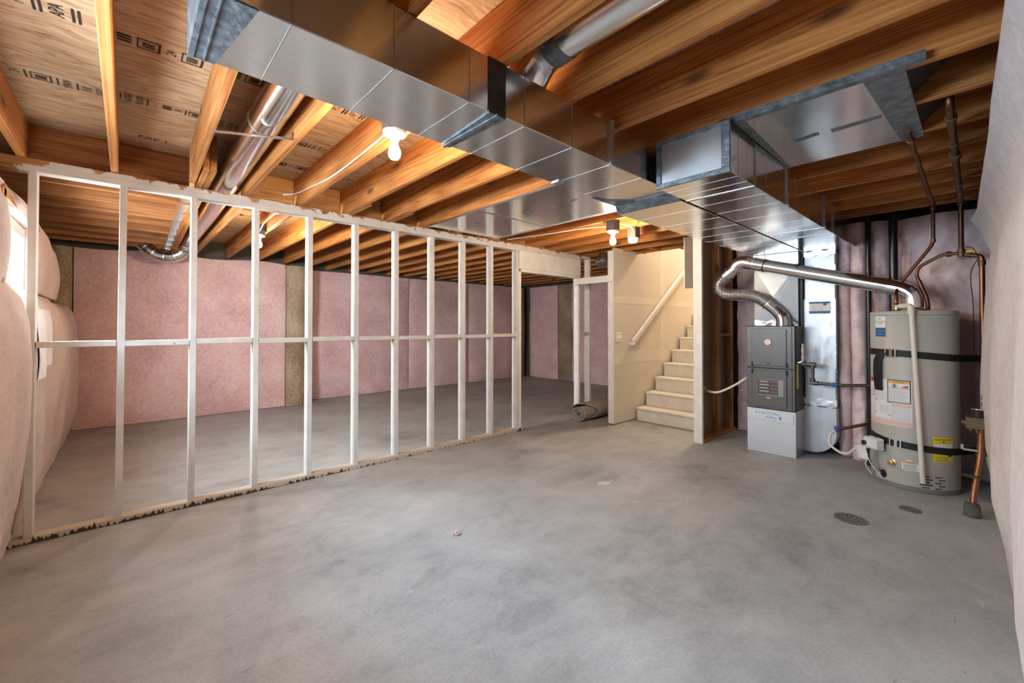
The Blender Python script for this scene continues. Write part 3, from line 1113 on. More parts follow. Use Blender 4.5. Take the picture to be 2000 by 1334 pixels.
batt(face_y(7.29, 7.72, 7.96, 0.005, 2.30, 0.03, 17.0), 12, 30, (0, 0.03, 0), 'brown_wool', 'dark brown batt in the inner corner seen past the door stud', 'insulation_batt')
batt(face_x(7.86, 6.90, 7.76, 0.005, 2.30, 0.03, 21.0), 20, 30, (0.03, 0, 0), 'pink', 'pink insulation blanket on the end wall seen through the doorway')
batt(face_x(6.89, 6.46, 7.76, 0.005, 2.30, 0.03, 23.0), 12, 30, (0.03, 0, 0), 'brown_wool', 'brown fibre batt on the end wall seen through the doorway', 'insulation_batt')
batt(face_x(6.45, 3.42, 7.76, 0.005, 2.30, 0.03, 25.0), 34, 30, (0.03, 0, 0), 'pink', 'pink insulation blanket on the end wall behind the right door studs')


# left wall: lower blankets over the concrete, bulging, rolled over at the top
def left_low(y0, y1, seed, xm):
    prof = [(0.0, -0.515), (0.06, -0.475), (0.2, xm - 0.02), (0.45, xm), (0.7, xm + 0.004), (0.85, xm - 0.012), (0.94, xm - 0.04), (1.0, xm - 0.10)]

    def fn(u, v):
        y = y0 + (y1 - y0) * u
        zt = 1.545 + 0.02 * math.sin(y * 2.1 + seed)
        edge = min(1, min(u * (y1 - y0), (1 - u) * (y1 - y0)) / 0.10) ** 0.5
        if v < 0.9:
            h = v / 0.9
            z = zt * h
            for (a, xa), (b, xb_) in zip(prof, prof[1:]):
                if a <= h <= b + 1e-6:
                    t = (h - a) / (b - a)
                    x = xa + (xb_ - xa) * (t * t * (3 - 2 * t) if a < 0.2 else t)
                    break
        else:
            t = (v - 0.9) / 0.1
            x = xm - 0.10 - 0.13 * t
            z = zt + 0.028 * math.sin(PI * min(1, t * 0.8))
        k = min(1, z * 5)
        x += k * (wob((y + seed, z * 0.7, 3), 1.5, 0.028) + wob((y * 2.4 + seed, z * 0.5, 8), 2.2, 0.022)) - (1 - edge) * 0.05
        return (x, y, max(0.004, z))
    return fn


LL1, LL2 = left_low(0.3, 3.90, 0.0, -0.425), left_low(3.92, 7.56, 4.0, -0.425)
batt(LL1, 70, 60, (-0.08, 0, 0), 'pink_scrim', 'pale pink insulation blanket low on the left wall in front of the partition')
batt(LL2, 70, 60, (-0.08, 0, 0), 'pink_scrim', 'pale pink insulation blanket low on the left wall behind the partition')


def left_up(y0, y1, z0, z1, seed, ztop=None):
    def fn(u, v):
        y = y0 + (y1 - y0) * u
        zt = z1 if ztop is None else ztop(y)
        z = z0 + (zt - z0) * v
        k = min(1, min(u, 1 - u) * 10) ** 0.5
        return (-0.51 - (1 - k) * 0.03 + wob((y + seed, z, 1), 2, 0.02) + 0.02 * math.sin(PI * v), y, z)
    return fn


batt(left_up(3.36, 3.72, 1.56, 2.13, 0), 12, 16, (-0.1, 0, 0), 'pink_scrim', 'pink insulation batt high on the left wall just before the window')
batt(left_up(3.72, 4.78, 2.03, 2.13, 2), 16, 6, (-0.1, 0, 0), 'pink_scrim', 'narrow insulation strip above the small window')
batt(left_up(4.72, 6.2, 1.57, 2.12, 5, lambda y: 2.13 - 0.06 * (y - 4.72) if y < 5.5 else 2.08 - (y - 5.5) * 0.12), 24, 20, (-0.1, 0, 0), 'pink_scrim', 'pink insulation batt high on the left wall just past the window')
# patch of daylight on the blanket, put in as a thin white sheet


def light_patch(u, v):
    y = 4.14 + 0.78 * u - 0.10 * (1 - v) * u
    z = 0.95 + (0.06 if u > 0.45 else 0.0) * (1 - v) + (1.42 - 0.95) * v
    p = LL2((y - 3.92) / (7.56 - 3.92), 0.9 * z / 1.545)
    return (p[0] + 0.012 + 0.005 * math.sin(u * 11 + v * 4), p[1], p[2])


solo(MB().slab(light_patch, 18, 16, (-0.004, 0, 0)), 'daylight_patch', 'patch_white', 'painted daylight patch on the left wall insulation behind the first stud', 'sheet')


# mechanical wall
def mech(y0, y1, x, seed, zt=2.32):
    def fn(u, v):
        y = y0 + (y1 - y0) * u
        z = 0.005 + (zt - 0.005) * v
        k = min(1, min(u, 1 - u) * 5) ** 0.5 * min(1, min(v, 1 - v) * 9) ** 0.5
        q = wob((y * 2 + seed, z * 0.8, 3), 1.7, 0.05) + wob((y * 3 + z * 1.6 + seed, z * 1.5 - y * 3, 1), 3.0, 0.03) + abs(wob((y * 5 - z * 2.5 + seed, z * 0.7, 6), 2.2, 0.03))
        return (x + (1 - k) * 0.06 - 0.05 * math.sin(PI * u) - q, y, z)
    return fn


batt(mech(0.53, -0.28, 5.36, 1), 26, 44, (0.12, 0, 0), 'pink_mech', 'pink insulation blanket directly behind the water heater')
batt(mech(0.695, 0.545, 5.33, 3), 12, 60, (0.16, 0, 0), 'pink_mech', 'narrow pink insulation roll between the two black pipes')
batt(mech(0.84, 0.695, 5.26, 5), 14, 60, (0.2, 0, 0), 'pink_mech', 'bulging pink insulation roll between water heater and return duct')
batt(mech(0.965, 0.835, 5.36, 8), 12, 60, (0.2, 0, 0), 'pink_mech', 'pink insulation roll close beside the return duct')
batt(mech(2.06, 0.97, 5.72, 11), 24, 44, (0.05, 0, 0), 'pink_mech', 'pink insulation blanket behind the furnace')


# right wall : one loose sheet whose top flares out
def right_low(u, v):
    x = 4.77 - 3.6 * u
    zt = 2.128 if x > 2.62 else 2.128 + 0.10 * min(1, (2.62 - x) / 0.05)
    z = 0.004 + (zt - 0.004) * v
    prof = [(0.0, -0.083), (0.2, -0.058), (0.45, -0.015), (0.85, -0.010), (1.25, -0.025), (1.6, -0.046), (1.87, -0.073), (2.0, -0.030), (2.13, 0.028), (2.4, 0.04)]
    y = prof[-1][1]
    for (za, ya), (zb, yb) in zip(prof, prof[1:]):
        if za <= z <= zb:
            y = ya + (yb - ya) * (z - za) / (zb - za)
            break
    k = min(1, u * 9)
    y -= 0.058 * u * (1 + 0.9 * max(0, z - 1.9))
    fold = 0.5 + 0.5 * math.sin(x * 4.3 + 0.35 * math.sin(z * 2.1))
    y -= 0.034 * (1 - fold ** 2) * k * min(1, z * 3 + 0.15) * max(0, min(1, (1.95 - z) / 0.5))
    if z > 1.75:
        y -= 0.02 * k * (z - 1.75) / 0.3
    # ragged far edge
    x += (0.02 * NZ(Vector((z * 5, 3, 1))) + (0.10 * math.exp(-((z - 2.02) / 0.035) ** 2) * -1 if z < 2.07 else 0)) * (1 - u) ** 8
    return (x, y + wob((x * 2, z, 4), 1.8, 0.012) * k * max(0.15, min(1, (2.0 - z) / 0.4)), z)


batt(right_low, 90, 70, (0, -0.12, 0), 'white_scrim', 'pale pink insulation sheet hanging loose along the right wall')

# ------------------------------------------------------------------ supply duct
sd = thing('supply_duct', 'rectangular galvanised supply duct running below the joists to the furnace', 'duct', (2.5, 1.42, 2.08))
YR = 1.23


def yl(x):
    return 1.575 + 0.045 * (x - 0.14) / 2.2


def seg_duct(mb, x0, x1, y0a, y1a, y0b, y1b, za0, za1, zb0=None, zb1=None):
    zb0 = za0 if zb0 is None else zb0
    zb1 = za1 if zb1 is None else zb1
    return mb.hexa([(x0, y0a, za0), (x1, y0b, zb0), (x1, y1b, zb0), (x0, y1a, za0), (x0, y0a, za1), (x1, y0b, zb1), (x1, y1b, zb1), (x0, y1a, za1)])


m = MB()
seg_duct(m, 0.14, 1.04, YR, yl(0.14), YR, yl(1.04), 2.125, 2.331)
m.build('duct_section', 'galv', sd, 0.003)
m = MB()
seg_duct(m, 1.04, 2.42, YR, yl(1.04), YR, yl(2.42), 2.125, 2.331)
m.build('duct_section', 'galv', sd, 0.003)
m = MB()
seg_duct(m, 2.50, 5.25, 1.212, 1.655, 1.205, 1.648, 2.08, 2.331)
m.build('duct_section', 'galv', sd, 0.003)
m = MB()
seg_duct(m, 2.42, 2.50, YR - 0.01, yl(2.42) + 0.01, 1.21, 1.66, 2.123, 2.332, 2.078, 2.332)
m.build('transition_collar', 'sealant', sd, label='grey sealant-smeared step between the two duct sizes')
for x in (0.323, 0.618, 0.912, 1.19, 1.49, 1.79, 2.08):
    MB().box(x - 0.0018, x + 0.0018, YR - 0.001, yl(x) + 0.001, 2.124, 2.33).build('seam', 'seam_metal', sd)
for x in (2.75, 3.08, 3.40, 3.68, 3.92, 4.22, 4.5, 4.8):
    MB().box(x - 0.0018, x + 0.0018, 1.211, 1.6555, 2.0792, 2.33).build('seam', 'seam_metal', sd)
m = MB()
m.box(1.00, 1.085, YR - 0.004, YR, 2.121, 2.331)
m.build('sealant_band', 'sealant_dark', sd, label='dark sealant band on the duct side')
m = MB()
m.hexa([(1.005, YR, 2.120), (1.09, YR, 2.120), (1.075, yl(1.1), 2.120), (1.03, yl(1.0), 2.120), (1.005, YR, 2.125), (1.09, YR, 2.125), (1.075, yl(1.1), 2.125), (1.03, yl(1.0), 2.125)])
m.box(1.035, 1.052, YR - 0.008, yl(1) + 0.005, 2.114, 2.124)
m.build('drive_joint', 'sealant', sd)
m = MB()
m.box(0.128, 0.142, YR - 0.004, yl(0.1) + 0.004, 2.118, 2.333)
m.hexa([(0.14, YR, 2.1215), (0.245, YR, 2.1215), (0.195, yl(0.2), 2.1215), (0.14, yl(0.1), 2.1215), (0.14, YR, 2.125), (0.245, YR, 2.125), (0.195, yl(0.2), 2.125), (0.14, yl(0.1), 2.125)])
m.box(0.165, 0.169, YR, yl(0.1), 2.117, 2.125)
m.build('end_cap', 'sealant', sd, label='sealant-smeared end cap')
m = MB()
m.box(1.775, 1.80, YR - 0.012, YR, 2.122, 2.345).box(1.77, 1.82, yl(1.8) - 0.05, yl(1.8) + 0.004, 2.119, 2.124)
m.build('hanger_strap', 'galv_dull', sd)
m = MB()
m.hexa([(2.26, yl(2.2) - 0.01, 2.118), (2.43, yl(2.4) - 0.14, 2.118), (2.44, yl(2.4) + 0.012, 2.118), (2.16, yl(2.2) + 0.006, 2.118), (2.26, yl(2.2) - 0.01, 2.126), (2.43, yl(2.4) - 0.14, 2.126), (2.44, yl(2.4) + 0.012, 2.126), (2.16, yl(2.2) + 0.006, 2.126)])
m.build('sealant_patch', 'sealant', sd)
# plenum on the furnace
sp2 = thing('supply_plenum', 'bright cross-broken sheet-metal plenum on top of the furnace', 'duct', (5.3, 1.44, 1.32))
m = MB()
cy, cz = 1.45, 1.66
P = [(5.10, 1.645, 1.36), (5.10, 1.235, 1.36), (5.10, 1.235, 1.95), (5.10, 1.645, 1.95)]
ctr = (5.045, cy, 1.62)
m.add(P + [ctr], [(0, 1, 4), (1, 2, 4), (2, 3, 4), (3, 0, 4)])
m.box(5.10, 5.48, 1.235, 1.645, 1.36, 1.95)
m.build('plenum_box', 'foil', sp2)
MB().box(5.08, 5.49, 1.225, 1.652, 1.95, 2.079).build('top_collar', 'galv_dull', sp2, 0.004)
m = MB()
m.slab(lambda u, v: (5.085 - 0.012 * NZ(Vector((u * 9, v * 5, 2))), 1.64 - 0.41 * u, 1.318 + (0.055 + 0.012 * math.sin(u * 17)) * v), 24, 4, (0.02, 0, 0))
m.build('tape_skirt', 'foil', sp2)

# ------------------------------------------------------------------ return duct
rd = thing('return_duct', 'galvanised return duct with a sealant-edged blank end facing the room', 'duct', (3.7, 1.0, 2.08))
RY0, RY1 = 0.812, 1.194
m = MB()
seg_duct(m, 2.19, 2.55, RY0, RY1, RY0, RY1, 2.08, 2.331)
m.build('duct_section', 'galv', rd, 0.003)
m = MB()
seg_duct(m, 2.55, 5.30, RY0, RY1, 0.785, 1.190, 2.08, 2.331)
m.build('duct_section', 'galv', rd, 0.003)
e = MB()
e.box(2.176, 2.19, RY0 - 0.006, RY1 + 0.004, 2.072, 2.10).box(2.176, 2.19, RY0 - 0.006, RY1 + 0.004, 2.308, 2.334)
e.box(2.176, 2.19, RY0 - 0.006, RY0 + 0.036, 2.10, 2.308).box(2.176, 2.19, RY1 - 0.026, RY1 + 0.004, 2.10, 2.308)
e.build('end_flange', 'sealant', rd, 0.003)
MB().box(2.184, 2.192, RY0 + 0.03, RY1 - 0.02, 2.095, 2.31).build('end_panel', 'galv_dull', rd)
MB().box(2.527, 2.553, RY0 - 0.003, RY1, 2.0775, 2.331).build('drive_joint', 'seam_metal', rd)
for x in (2.30, 2.42, 2.72, 2.98, 3.29, 3.61, 3.82):
    ys = RY0 - 0.027 * max(0, x - 2.55) / 2.75
    MB().box(x - 0.0015, x + 0.0015, ys - 0.0006, RY1, 2.0794, 2.331).build('seam', 'seam_metal', rd)
for x in (4.01, 4.305):
    MB().box(x - 0.009, x + 0.009, 0.7865, 1.19, 2.078, 2.331).build('drive_joint', 'seam_metal', rd)
MB().box(3.09, 3.12, 0.800, 0.806, 2.08, 2.336).build('hanger_strap', 'galv_dull', rd)
MB().box(2.20, 2.54, RY0 - 0.0035, RY0 + 0.001, 2.29, 2.331).build('sealant_band', 'sealant_dark', rd)
# drop
dr = thing('return_drop', 'shiny vertical return duct dropping beside the furnace to a rounded boot', 'duct', (5.35, 1.07, 0.0))
MB().box(5.20, 5.52, 0.945, 1.205, 0.50, 2.079).build('drop_duct', 'foil', dr, 0.004)
m = MB()
m.slab(lambda u, v: (5.188 - 0.006 * NZ(Vector((u * 8, v * 8, 4))), 1.212 - 0.272 * u, 0.885 + 0.70 * v), 14, 14, (0.012, 0, 0))
m.build('duct_sleeve', 'foil', dr)
for z in (0.62, 0.86, 1.045, 1.13):
    MB().box(5.186, 5.20, 0.935, 1.213, z, z + 0.006).build('seam', 'foil', dr)
for z, h in ((2.02, 0.06), (1.86, 0.055), (0.505, 0.07)):
    m = MB()
    m.slab(lambda u, v, z=z, h=h: (5.184 - 0.004 * NZ(Vector((u * 9, v * 3, z))), 1.213 - 0.275 * u, z + h * v + 0.01 * math.sin(u * 13 + z)), 16, 3, (0.018, 0, 0))
    m.build('sealant_band', 'galv_dull', dr)
poly = [(5.185, 1.215, 0.50), (5.185, 0.938, 0.50), (5.185, 0.938, 0.30)]
for k in range(0, 9):
    a = k / 8 * PI / 2
    poly.append((5.185, 1.15 - 0.212 * math.cos(a), 0.24 - 0.212 * math.sin(a)))
poly += [(5.185, 1.215, 0.03)]
MB().prism(poly, (0.315, 0, 0)).build('boot', 'foil', dr, 0.004)
# contractor's sticker on the drop
st = MB()
fl = lambda cy_, cz_, x=5.178: (lambda u, v: (x, cy_ - u, cz_ + v))
st.box(5.179, 5.184, 0.985, 1.160, 1.44, 1.56)
sk = st.build('sticker', 'paper_white', dr)
m = MB()
rectfn(m, fl(1.0725, 1.5), -0.0875, 0.0875, 0.04, 0.06)
rectfn(m, fl(1.0725, 1.5), -0.0875, 0.0875, -0.06, -0.035)
m.lathe([(0.017, 0), (0.017, 0.001)], (5.1775, 1.025, 1.535), 18, (-1, 0, 0))
m.build('blue_band', 'ink_blue', sk)
m = MB()
for k in range(5):
    rectfn(m, fl(1.0725, 1.525 - 0.013 * k), -0.06, 0.03 + 0.01 * (k % 3), 0, 0.0035)
m.build('fine_print', 'ink_grey', sk)

# metal panning under joist bays
pn = thing('panning_sheet', 'flat galvanised panel with sealant joint under the joists behind the supply duct', 'panel', (2.7, 2.9, 2.33))
MB().box(2.275, 3.165, 2.0, 3.74, 2.327, 2.333).build('sheet', 'galv', pn)
MB().box(2.275, 3.165, 2.93, 2.955, 2.3255, 2.327).build('sealant_band', 'sealant', pn)
for x, y, a in ((2.66, 2.42, 0.10), (2.60, 2.62, 0.10), (2.62, 2.16, 0.07), (2.52, 3.28, 0.05)):
    m = MB()
    m.hexa([(x, y, 2.3255), (x + 0.04, y - 0.02, 2.3255), (x + 0.06, y + a, 2.3255), (x + 0.01, y + a, 2.3255), (x, y, 2.327), (x + 0.04, y - 0.02, 2.327), (x + 0.06, y + a, 2.327), (x + 0.01, y + a, 2.327)])
    m.build('sealant_smear', 'sealant', pn)
MB().box(2.262, 2.277, 2.0, 3.74, 2.322, 2.333).build('edge_flange', 'galv_dull', pn)
MB().box(3.163, 3.178, 2.0, 3.74, 2.322, 2.333).build('edge_flange', 'galv_dull', pn)
pr = thing('panning_sheet', 'flat bluish galvanised panel with smeared edges right of the return duct', 'panel', (2.7, 0.5, 2.33))
MB().box(2.25, 3.125, 0.23, 0.80, 2.327, 2.333).build('sheet', 'galv', pr)
m = MB()
m.box(2.215, 2.252, 0.12, 0.83, 2.325, 2.36)
m.hexa([(2.25, 0.18, 2.3255), (3.13, 0.18, 2.3255), (3.13, 0.27, 2.3255), (2.25, 0.31, 2.3255), (2.25, 0.18, 2.328), (3.13, 0.18, 2.328), (3.13, 0.27, 2.328), (2.25, 0.31, 2.328)])
m.hexa([(2.25, 0.76, 2.3255), (3.13, 0.79, 2.3255), (3.13, 0.806, 2.3255), (2.25, 0.806, 2.3255), (2.25, 0.76, 2.328), (3.13, 0.79, 2.328), (3.13, 0.806, 2.328), (2.25, 0.806, 2.328)])
m.build('sealant_band', 'sealant', pr)
for y0, y1 in ((0.30, 0.50), (0.55, 0.66)):
    m = MB()
    m.hexa([(2.66, y0, 2.3258), (2.70, y0, 2.3258), (2.72, y1, 2.3258), (2.67, y1, 2.3258), (2.66, y0, 2.3272), (2.70, y0, 2.3272), (2.72, y1, 2.3272), (2.67, y1, 2.3272)])
    m.build('sealant_smear', 'sealant', pr)
m = MB()
for xa in (2.30, 2.72):
    m.hexa([(xa, 0.05, 2.50), (xa + 0.34, 0.05, 2.50), (xa + 0.34, 0.22, 2.335), (xa, 0.22, 2.335), (xa, 0.04, 2.51), (xa + 0.34, 0.04, 2.51), (xa + 0.34, 0.225, 2.345), (xa, 0.225, 2.345)])
m.build('end_block', 'sealant_dark', pr)

# ------------------------------------------------------------------ round ducts
b1 = thing('round_duct', 'round metal branch duct in the joist bay left of the bulb', 'duct', (0.57, 4.5, 2.34))
MB().tube([(0.545, 1.45, 2.455), (0.56, 3.0, 2.437), (0.592, 5.0, 2.43), (0.60, 7.0, 2.425)], 0.082, 28).build('pipe', 'pipe_metal', b1)
el = [(0.60, 7.0, 2.425), (0.60, 7.12, 2.41), (0.585, 7.20, 2.35), (0.52, 7.235, 2.275), (0.42, 7.25, 2.235), (0.31, 7.26, 2.25), (0.22, 7.27, 2.31), (0.16, 7.28, 2.38)]
pts = spline(el, 2)
MB().tube(pts, 0.08, 24, smooth=False).build('elbow', 'pipe_metal', b1)
for k in range(1, len(pts) - 1, 2):
    d = (pts[k + 1] - pts[k - 1]).normalized()
    MB().tube([pts[k] - d * 0.006, pts[k] + d * 0.006], 0.084, 24).build('crimp_ring', 'galv_dull', b1)
MB().tube([(0.557, 2.62, 2.4425), (0.557, 2.635, 2.4425)], 0.085, 28).build('crimp_ring', 'galv_dull', b1)
MB().tube([(0.587, 4.30, 2.4335), (0.587, 4.315, 2.4335)], 0.085, 28).build('crimp_ring', 'galv_dull', b1)
b2 = thing('round_duct', 'round metal branch duct overhead right of the supply duct', 'duct', (1.28, 0.3, 2.36))
MB().tube([(1.275, 1.14, 2.47), (1.285, -0.38, 2.47)], 0.088, 28).build('pipe', 'pipe_metal', b2)
m = MB()
m.tube(spline([(1.275, 1.33, 2.33), (1.275, 1.29, 2.40), (1.275, 1.22, 2.455), (1.275, 1.14, 2.47)], 4), 0.09, 28)
m.build('takeoff_boot', 'pipe_metal', b2)
m = MB()
m.tube([(1.275, 1.16, 2.468), (1.275, 1.085, 2.47)], [0.094, 0.092], 28)
m.build('sealant_collar', 'sealant', b2)
br = thing('metal_bracket', 'thin metal strap under the round duct beside the beam', 'bracket', (0.5, 2.6, 2.33))
m = MB()
m.bar((0.325, 2.675, 2.332), (0.665, 2.50, 2.332), 0.028, 0.003)
m.bar((0.664, 2.50, 2.33), (0.664, 2.50, 2.37), 0.003, 0.028, (0, 1, 0))
m.build('strap', 'galv', br)
boot = MB().lathe([(0.09, 0), (0.10, 0.05), (0.06, 0.13), (0.05, 0.17)], (4.92, 3.52, 2.175), 20, (0.3, 0.2, 1))
solo(boot, 'duct_boot', 'galv_dull', 'small silver duct boot peeking out behind the stair post', 'duct')
m = MB()
m.tube([(2.92, 4.6, 2.502), (2.92, 7.9, 2.502)], 0.07, 18)
solo(m, 'round_duct', 'flex_metal', 'dull round duct deep in a far room joist bay', 'duct')

# ------------------------------------------------------------------ lamps
def bulb(parent, x, y, ztip):
    prof = [(0.004, 0.0), (0.018, 0.003), (0.027, 0.014), (0.030, 0.030), (0.027, 0.048), (0.019, 0.066), (0.0145, 0.078), (0.0135, 0.092)]
    MB().lathe(prof, (x, y, ztip), 24).build('bulb', 'bulb_glow', parent, label='lit bare bulb')
    MB().lathe([(0.0138, 0), (0.0145, 0.02)], (x, y, ztip + 0.092), 20).build('bulb_collar', 'porcelain', parent)


def lampholder(x, y, zt, label, boxtop, dx=0.05):
    t = thing('lampholder', label, 'lamp', (x, y, zt), 'bare bulb lampholders')
    bulb(t, x, y, zt)
    MB().lathe([(0.02, 0.0), (0.023, 0.012), (0.030, 0.02), (0.056, 0.030), (0.058, 0.044), (0.05, 0.046)], (x, y, zt + 0.094), 28).build('holder', 'porcelain', t)
    MB().box(x - 0.048, x + 0.048, y - 0.048, y + 0.048, zt + 0.141, boxtop).build('junction_box', 'box_grey', t, 0.004)
    return t


lampholder(0.985, 1.952, 2.147, 'bare lit bulb in a white lampholder under the joists left of the supply duct', 2.40)
lampholder(3.52, 2.395, 2.108, 'bare lit bulb in a lampholder near the top of the stairs opening', 2.36)
lampholder(1.045, 5.16, 2.150, 'bare lit bulb in the far room half hidden by a stud', 2.40)
dt = thing('smoke_detector', 'white smoke detector on a dark box beside the stair bulb', 'smoke detector', (3.9, 2.40, 2.18))
MB().lathe([(0.03, 0), (0.052, 0.012), (0.056, 0.03), (0.056, 0.052)], (3.9, 2.40, 2.175), 28).build('detector', 'white_plastic', dt)
MB().box(3.852, 3.948, 2.352, 2.448, 2.228, 2.345).build('junction_box', 'box_grey', dt, 0.004)


def cable(pts, label, r=0.0055, mname='white_cable', name='electric_cable', cat='cable', n=8):
    return solo(MB().tube(spline(pts, n), r, 8), name, mname, label, cat)


cable([(0.985, 2.0, 2.31), (1.058, 2.24, 2.38), (1.059, 2.6, 2.366), (1.06, 3.04, 2.365), (1.058, 3.5, 2.40), (1.05, 3.85, 2.43), (0.98, 3.96, 2.43)], 'white cable stapled along the joist from the near bulb')
cable([(0.98, 4.04, 2.44), (1.058, 4.15, 2.42), (1.058, 4.35, 2.37), (1.058, 4.6, 2.40), (1.058, 5.0, 2.39), (1.045, 5.12, 2.32)], 'white cable along the joist toward the far room bulb')
cable([(3.56, 2.44, 2.32), (3.66, 2.40, 2.34), (3.76, 2.34, 2.31), (3.85, 2.38, 2.30)], 'white cable looping from the stair bulb to the smoke detector')
cable([(3.52, 2.45, 2.30), (3.49, 2.8, 2.325), (3.40, 3.2, 2.32), (3.30, 3.7, 2.328)], 'white cable running from the stair bulb toward the partition')
cable([(4.80, 2.12, 2.22), (4.86, 2.10, 2.27), (4.95, 2.12, 2.29), (5.05, 2.11, 2.31)], 'yellowish cable at the top of the brown stud wall')
cable([(2.24, 1.22, 2.352), (2.24, 1.1, 2.358), (2.245, 0.98, 2.352), (2.24, 0.85, 2.37)], 'thin black wire on the joist above the return duct end', 0.003, 'black')

# ------------------------------------------------------------------ furnace
fb = thing('filter_base', 'galvanised filter cabinet under the furnace with handwritten notes', 'cabinet', (5.2, 1.435, 0))
FX, FY0, FY1 = 4.90, 1.212, 1.66
MB().box(FX, 5.50, FY0, FY1, 0.0, 0.457).build('base_box', 'galv_dull', fb, 0.004)
MB().box(FX - 0.006, FX, FY0 + 0.02, FY1 - 0.02, 0.345, 0.44).build('filter_door', 'galv_dull', fb, 0.002)
MB().box(FX - 0.012, FX, FY0 + 0.02, FY1 - 0.02, 0.338, 0.346).build('door_lip', 'galv_dull', fb, 0.001)
ff = lambda cy_, cz_: (lambda u, v: (FX - 0.0065, cy_ - u, cz_ + v))
m = MB()
put_text(m, '16 x 25 x 5  Filter', 0.032, ff(1.47, 0.415))
put_text(m, 'Airflow', 0.032, ff(1.43, 0.375))
m.add([(FX - 0.0065, 1.355, 0.362), (FX - 0.0065, 1.342, 0.362), (FX - 0.0065, 1.342, 0.380), (FX - 0.0065, 1.335, 0.380), (FX - 0.0065, 1.3485, 0.396), (FX - 0.0065, 1.362, 0.380), (FX - 0.0065, 1.355, 0.380)], [(0, 1, 2, 3, 4, 5, 6)])
m.build('handwriting', 'ink_blue', fb, label='blue marker handwriting')

fn_ = thing('furnace', 'dark grey upright gas furnace with two front doors', 'furnace', (5.2, 1.435, 0.458))
MB().box(FX + 0.012, 5.50, FY0, FY1, 0.459, 1.317).build('cabinet', 'furnace_side_shaded', fn_, 0.004)


def door(z0, z1, name):
    m = MB()
    m.box(FX - 0.006, FX + 0.012, FY0 + 0.004, FY1 - 0.002, z0, z1)
    m2 = MB()
    for a, b, c, d in ((0.055, 0.393, z0 + 0.025, z1 - 0.025),):
        y0, y1 = FY0 + 0.075, FY1 - 0.055
        poly = []
        r = 0.02
        for cx_, cz_, s in ((y0 + r, c + r, 180), (y1 - r, c + r, 270), (y1 - r, d - r, 0), (y0 + r, d - r, 90)):
            for k in range(5):
                a_ = math.radians(s + 90 * k / 4)
                poly.append((FX - 0.006, cx_ + r * math.cos(a_), cz_ + r * math.sin(a_)))
        m2.prism(poly, (-0.012, 0, 0))
    o = m.build(name, 'furnace_grey', fn_, 0.005)
    m2.build('raised_panel', 'furnace_grey', o, 0.003)
    MB().box(FX - 0.014, FX - 0.006, FY0 + 0.028, FY0 + 0.042, z0 + 0.01, z1 - 0.01).build('edge_rib', 'furnace_grey', o, 0.003)
    return o


du = door(0.882, 1.312, 'upper_door')
dl = door(0.462, 0.876, 'lower_door')
for y in (FY0 + 0.075, FY1 - 0.06):
    MB().box(FX - 0.026, FX - 0.016, y - 0.007, y + 0.007, 0.895, 0.945).build('latch', 'black', du, 0.003)
    MB().box(FX - 0.026, FX - 0.016, y - 0.007, y + 0.007, 0.815, 0.865).build('latch', 'black', dl, 0.003)
MB().box(FX - 0.021, FX - 0.017, 1.425, 1.465, 0.925, 0.935).build('finger_slot', 'black', du)
MB().lathe([(0.036, 0), (0.036, 0.004), (0.033, 0.006)], (FX - 0.017, 1.452, 1.148), 28, (-1, 0, 0)).build('logo_badge', 'ink_red', du)
m = MB().lathe([(0.031, 0), (0.030, 0.001)], (FX - 0.0235, 1.452, 1.148), 28, (-1, 0, 0))
m.build('logo_disc', 'paper_white', du)
m = MB()
put_text(m, 'R', 0.05, lambda u, v: (FX - 0.0255, 1.452 - u, 1.148 + v))
m.build('logo_mark', 'logo_copper', du)
lb = MB().box(FX - 0.0195, FX - 0.018, 1.315, 1.545, 0.60, 0.765)
lb2 = lb.build('energy_label', 'label_clear', dl)
m = MB()
m.box(FX - 0.0205, FX - 0.0195, 1.36, 1.545, 0.61, 0.76)
m.build('label_field', 'label_brown', dl)
m = MB()
for k in range(4):
    rectfn(m, lambda u, v, k=k: (FX - 0.021, 1.53 - u, 0.735 - 0.033 * k + v), 0.0, 0.075 + 0.01 * (k % 2), 0, 0.012)
    rectfn(m, lambda u, v, k=k: (FX - 0.021, 1.435 - u, 0.741 - 0.036 * k + v), 0.0, 0.075, 0, 0.003)
m.build('label_print', 'ink_grey', dl)
MB().box(FX - 0.021, FX - 0.018, 1.43, 1.47, 0.572, 0.585).build('model_badge', 'chrome', dl)
MB().box(4.93, 4.975, FY0 - 0.006, FY0 - 0.001, 0.69, 0.93).build('side_label', 'sticker_yellow', fn_)
m = MB()
m.tube(fillet([(4.93, 1.16, 1.14), (4.93, 1.16, 0.96), (4.93, 1.20, 0.95)], 0.02), 0.012, 10)
m.cyl((4.93, 1.16, 1.06), (4.93, 1.16, 1.09), 0.018, 12).cyl((4.93, 1.16, 0.99), (4.93, 1.16, 1.02), 0.02, 12)
m.build('gas_riser', 'chrome', fn_)

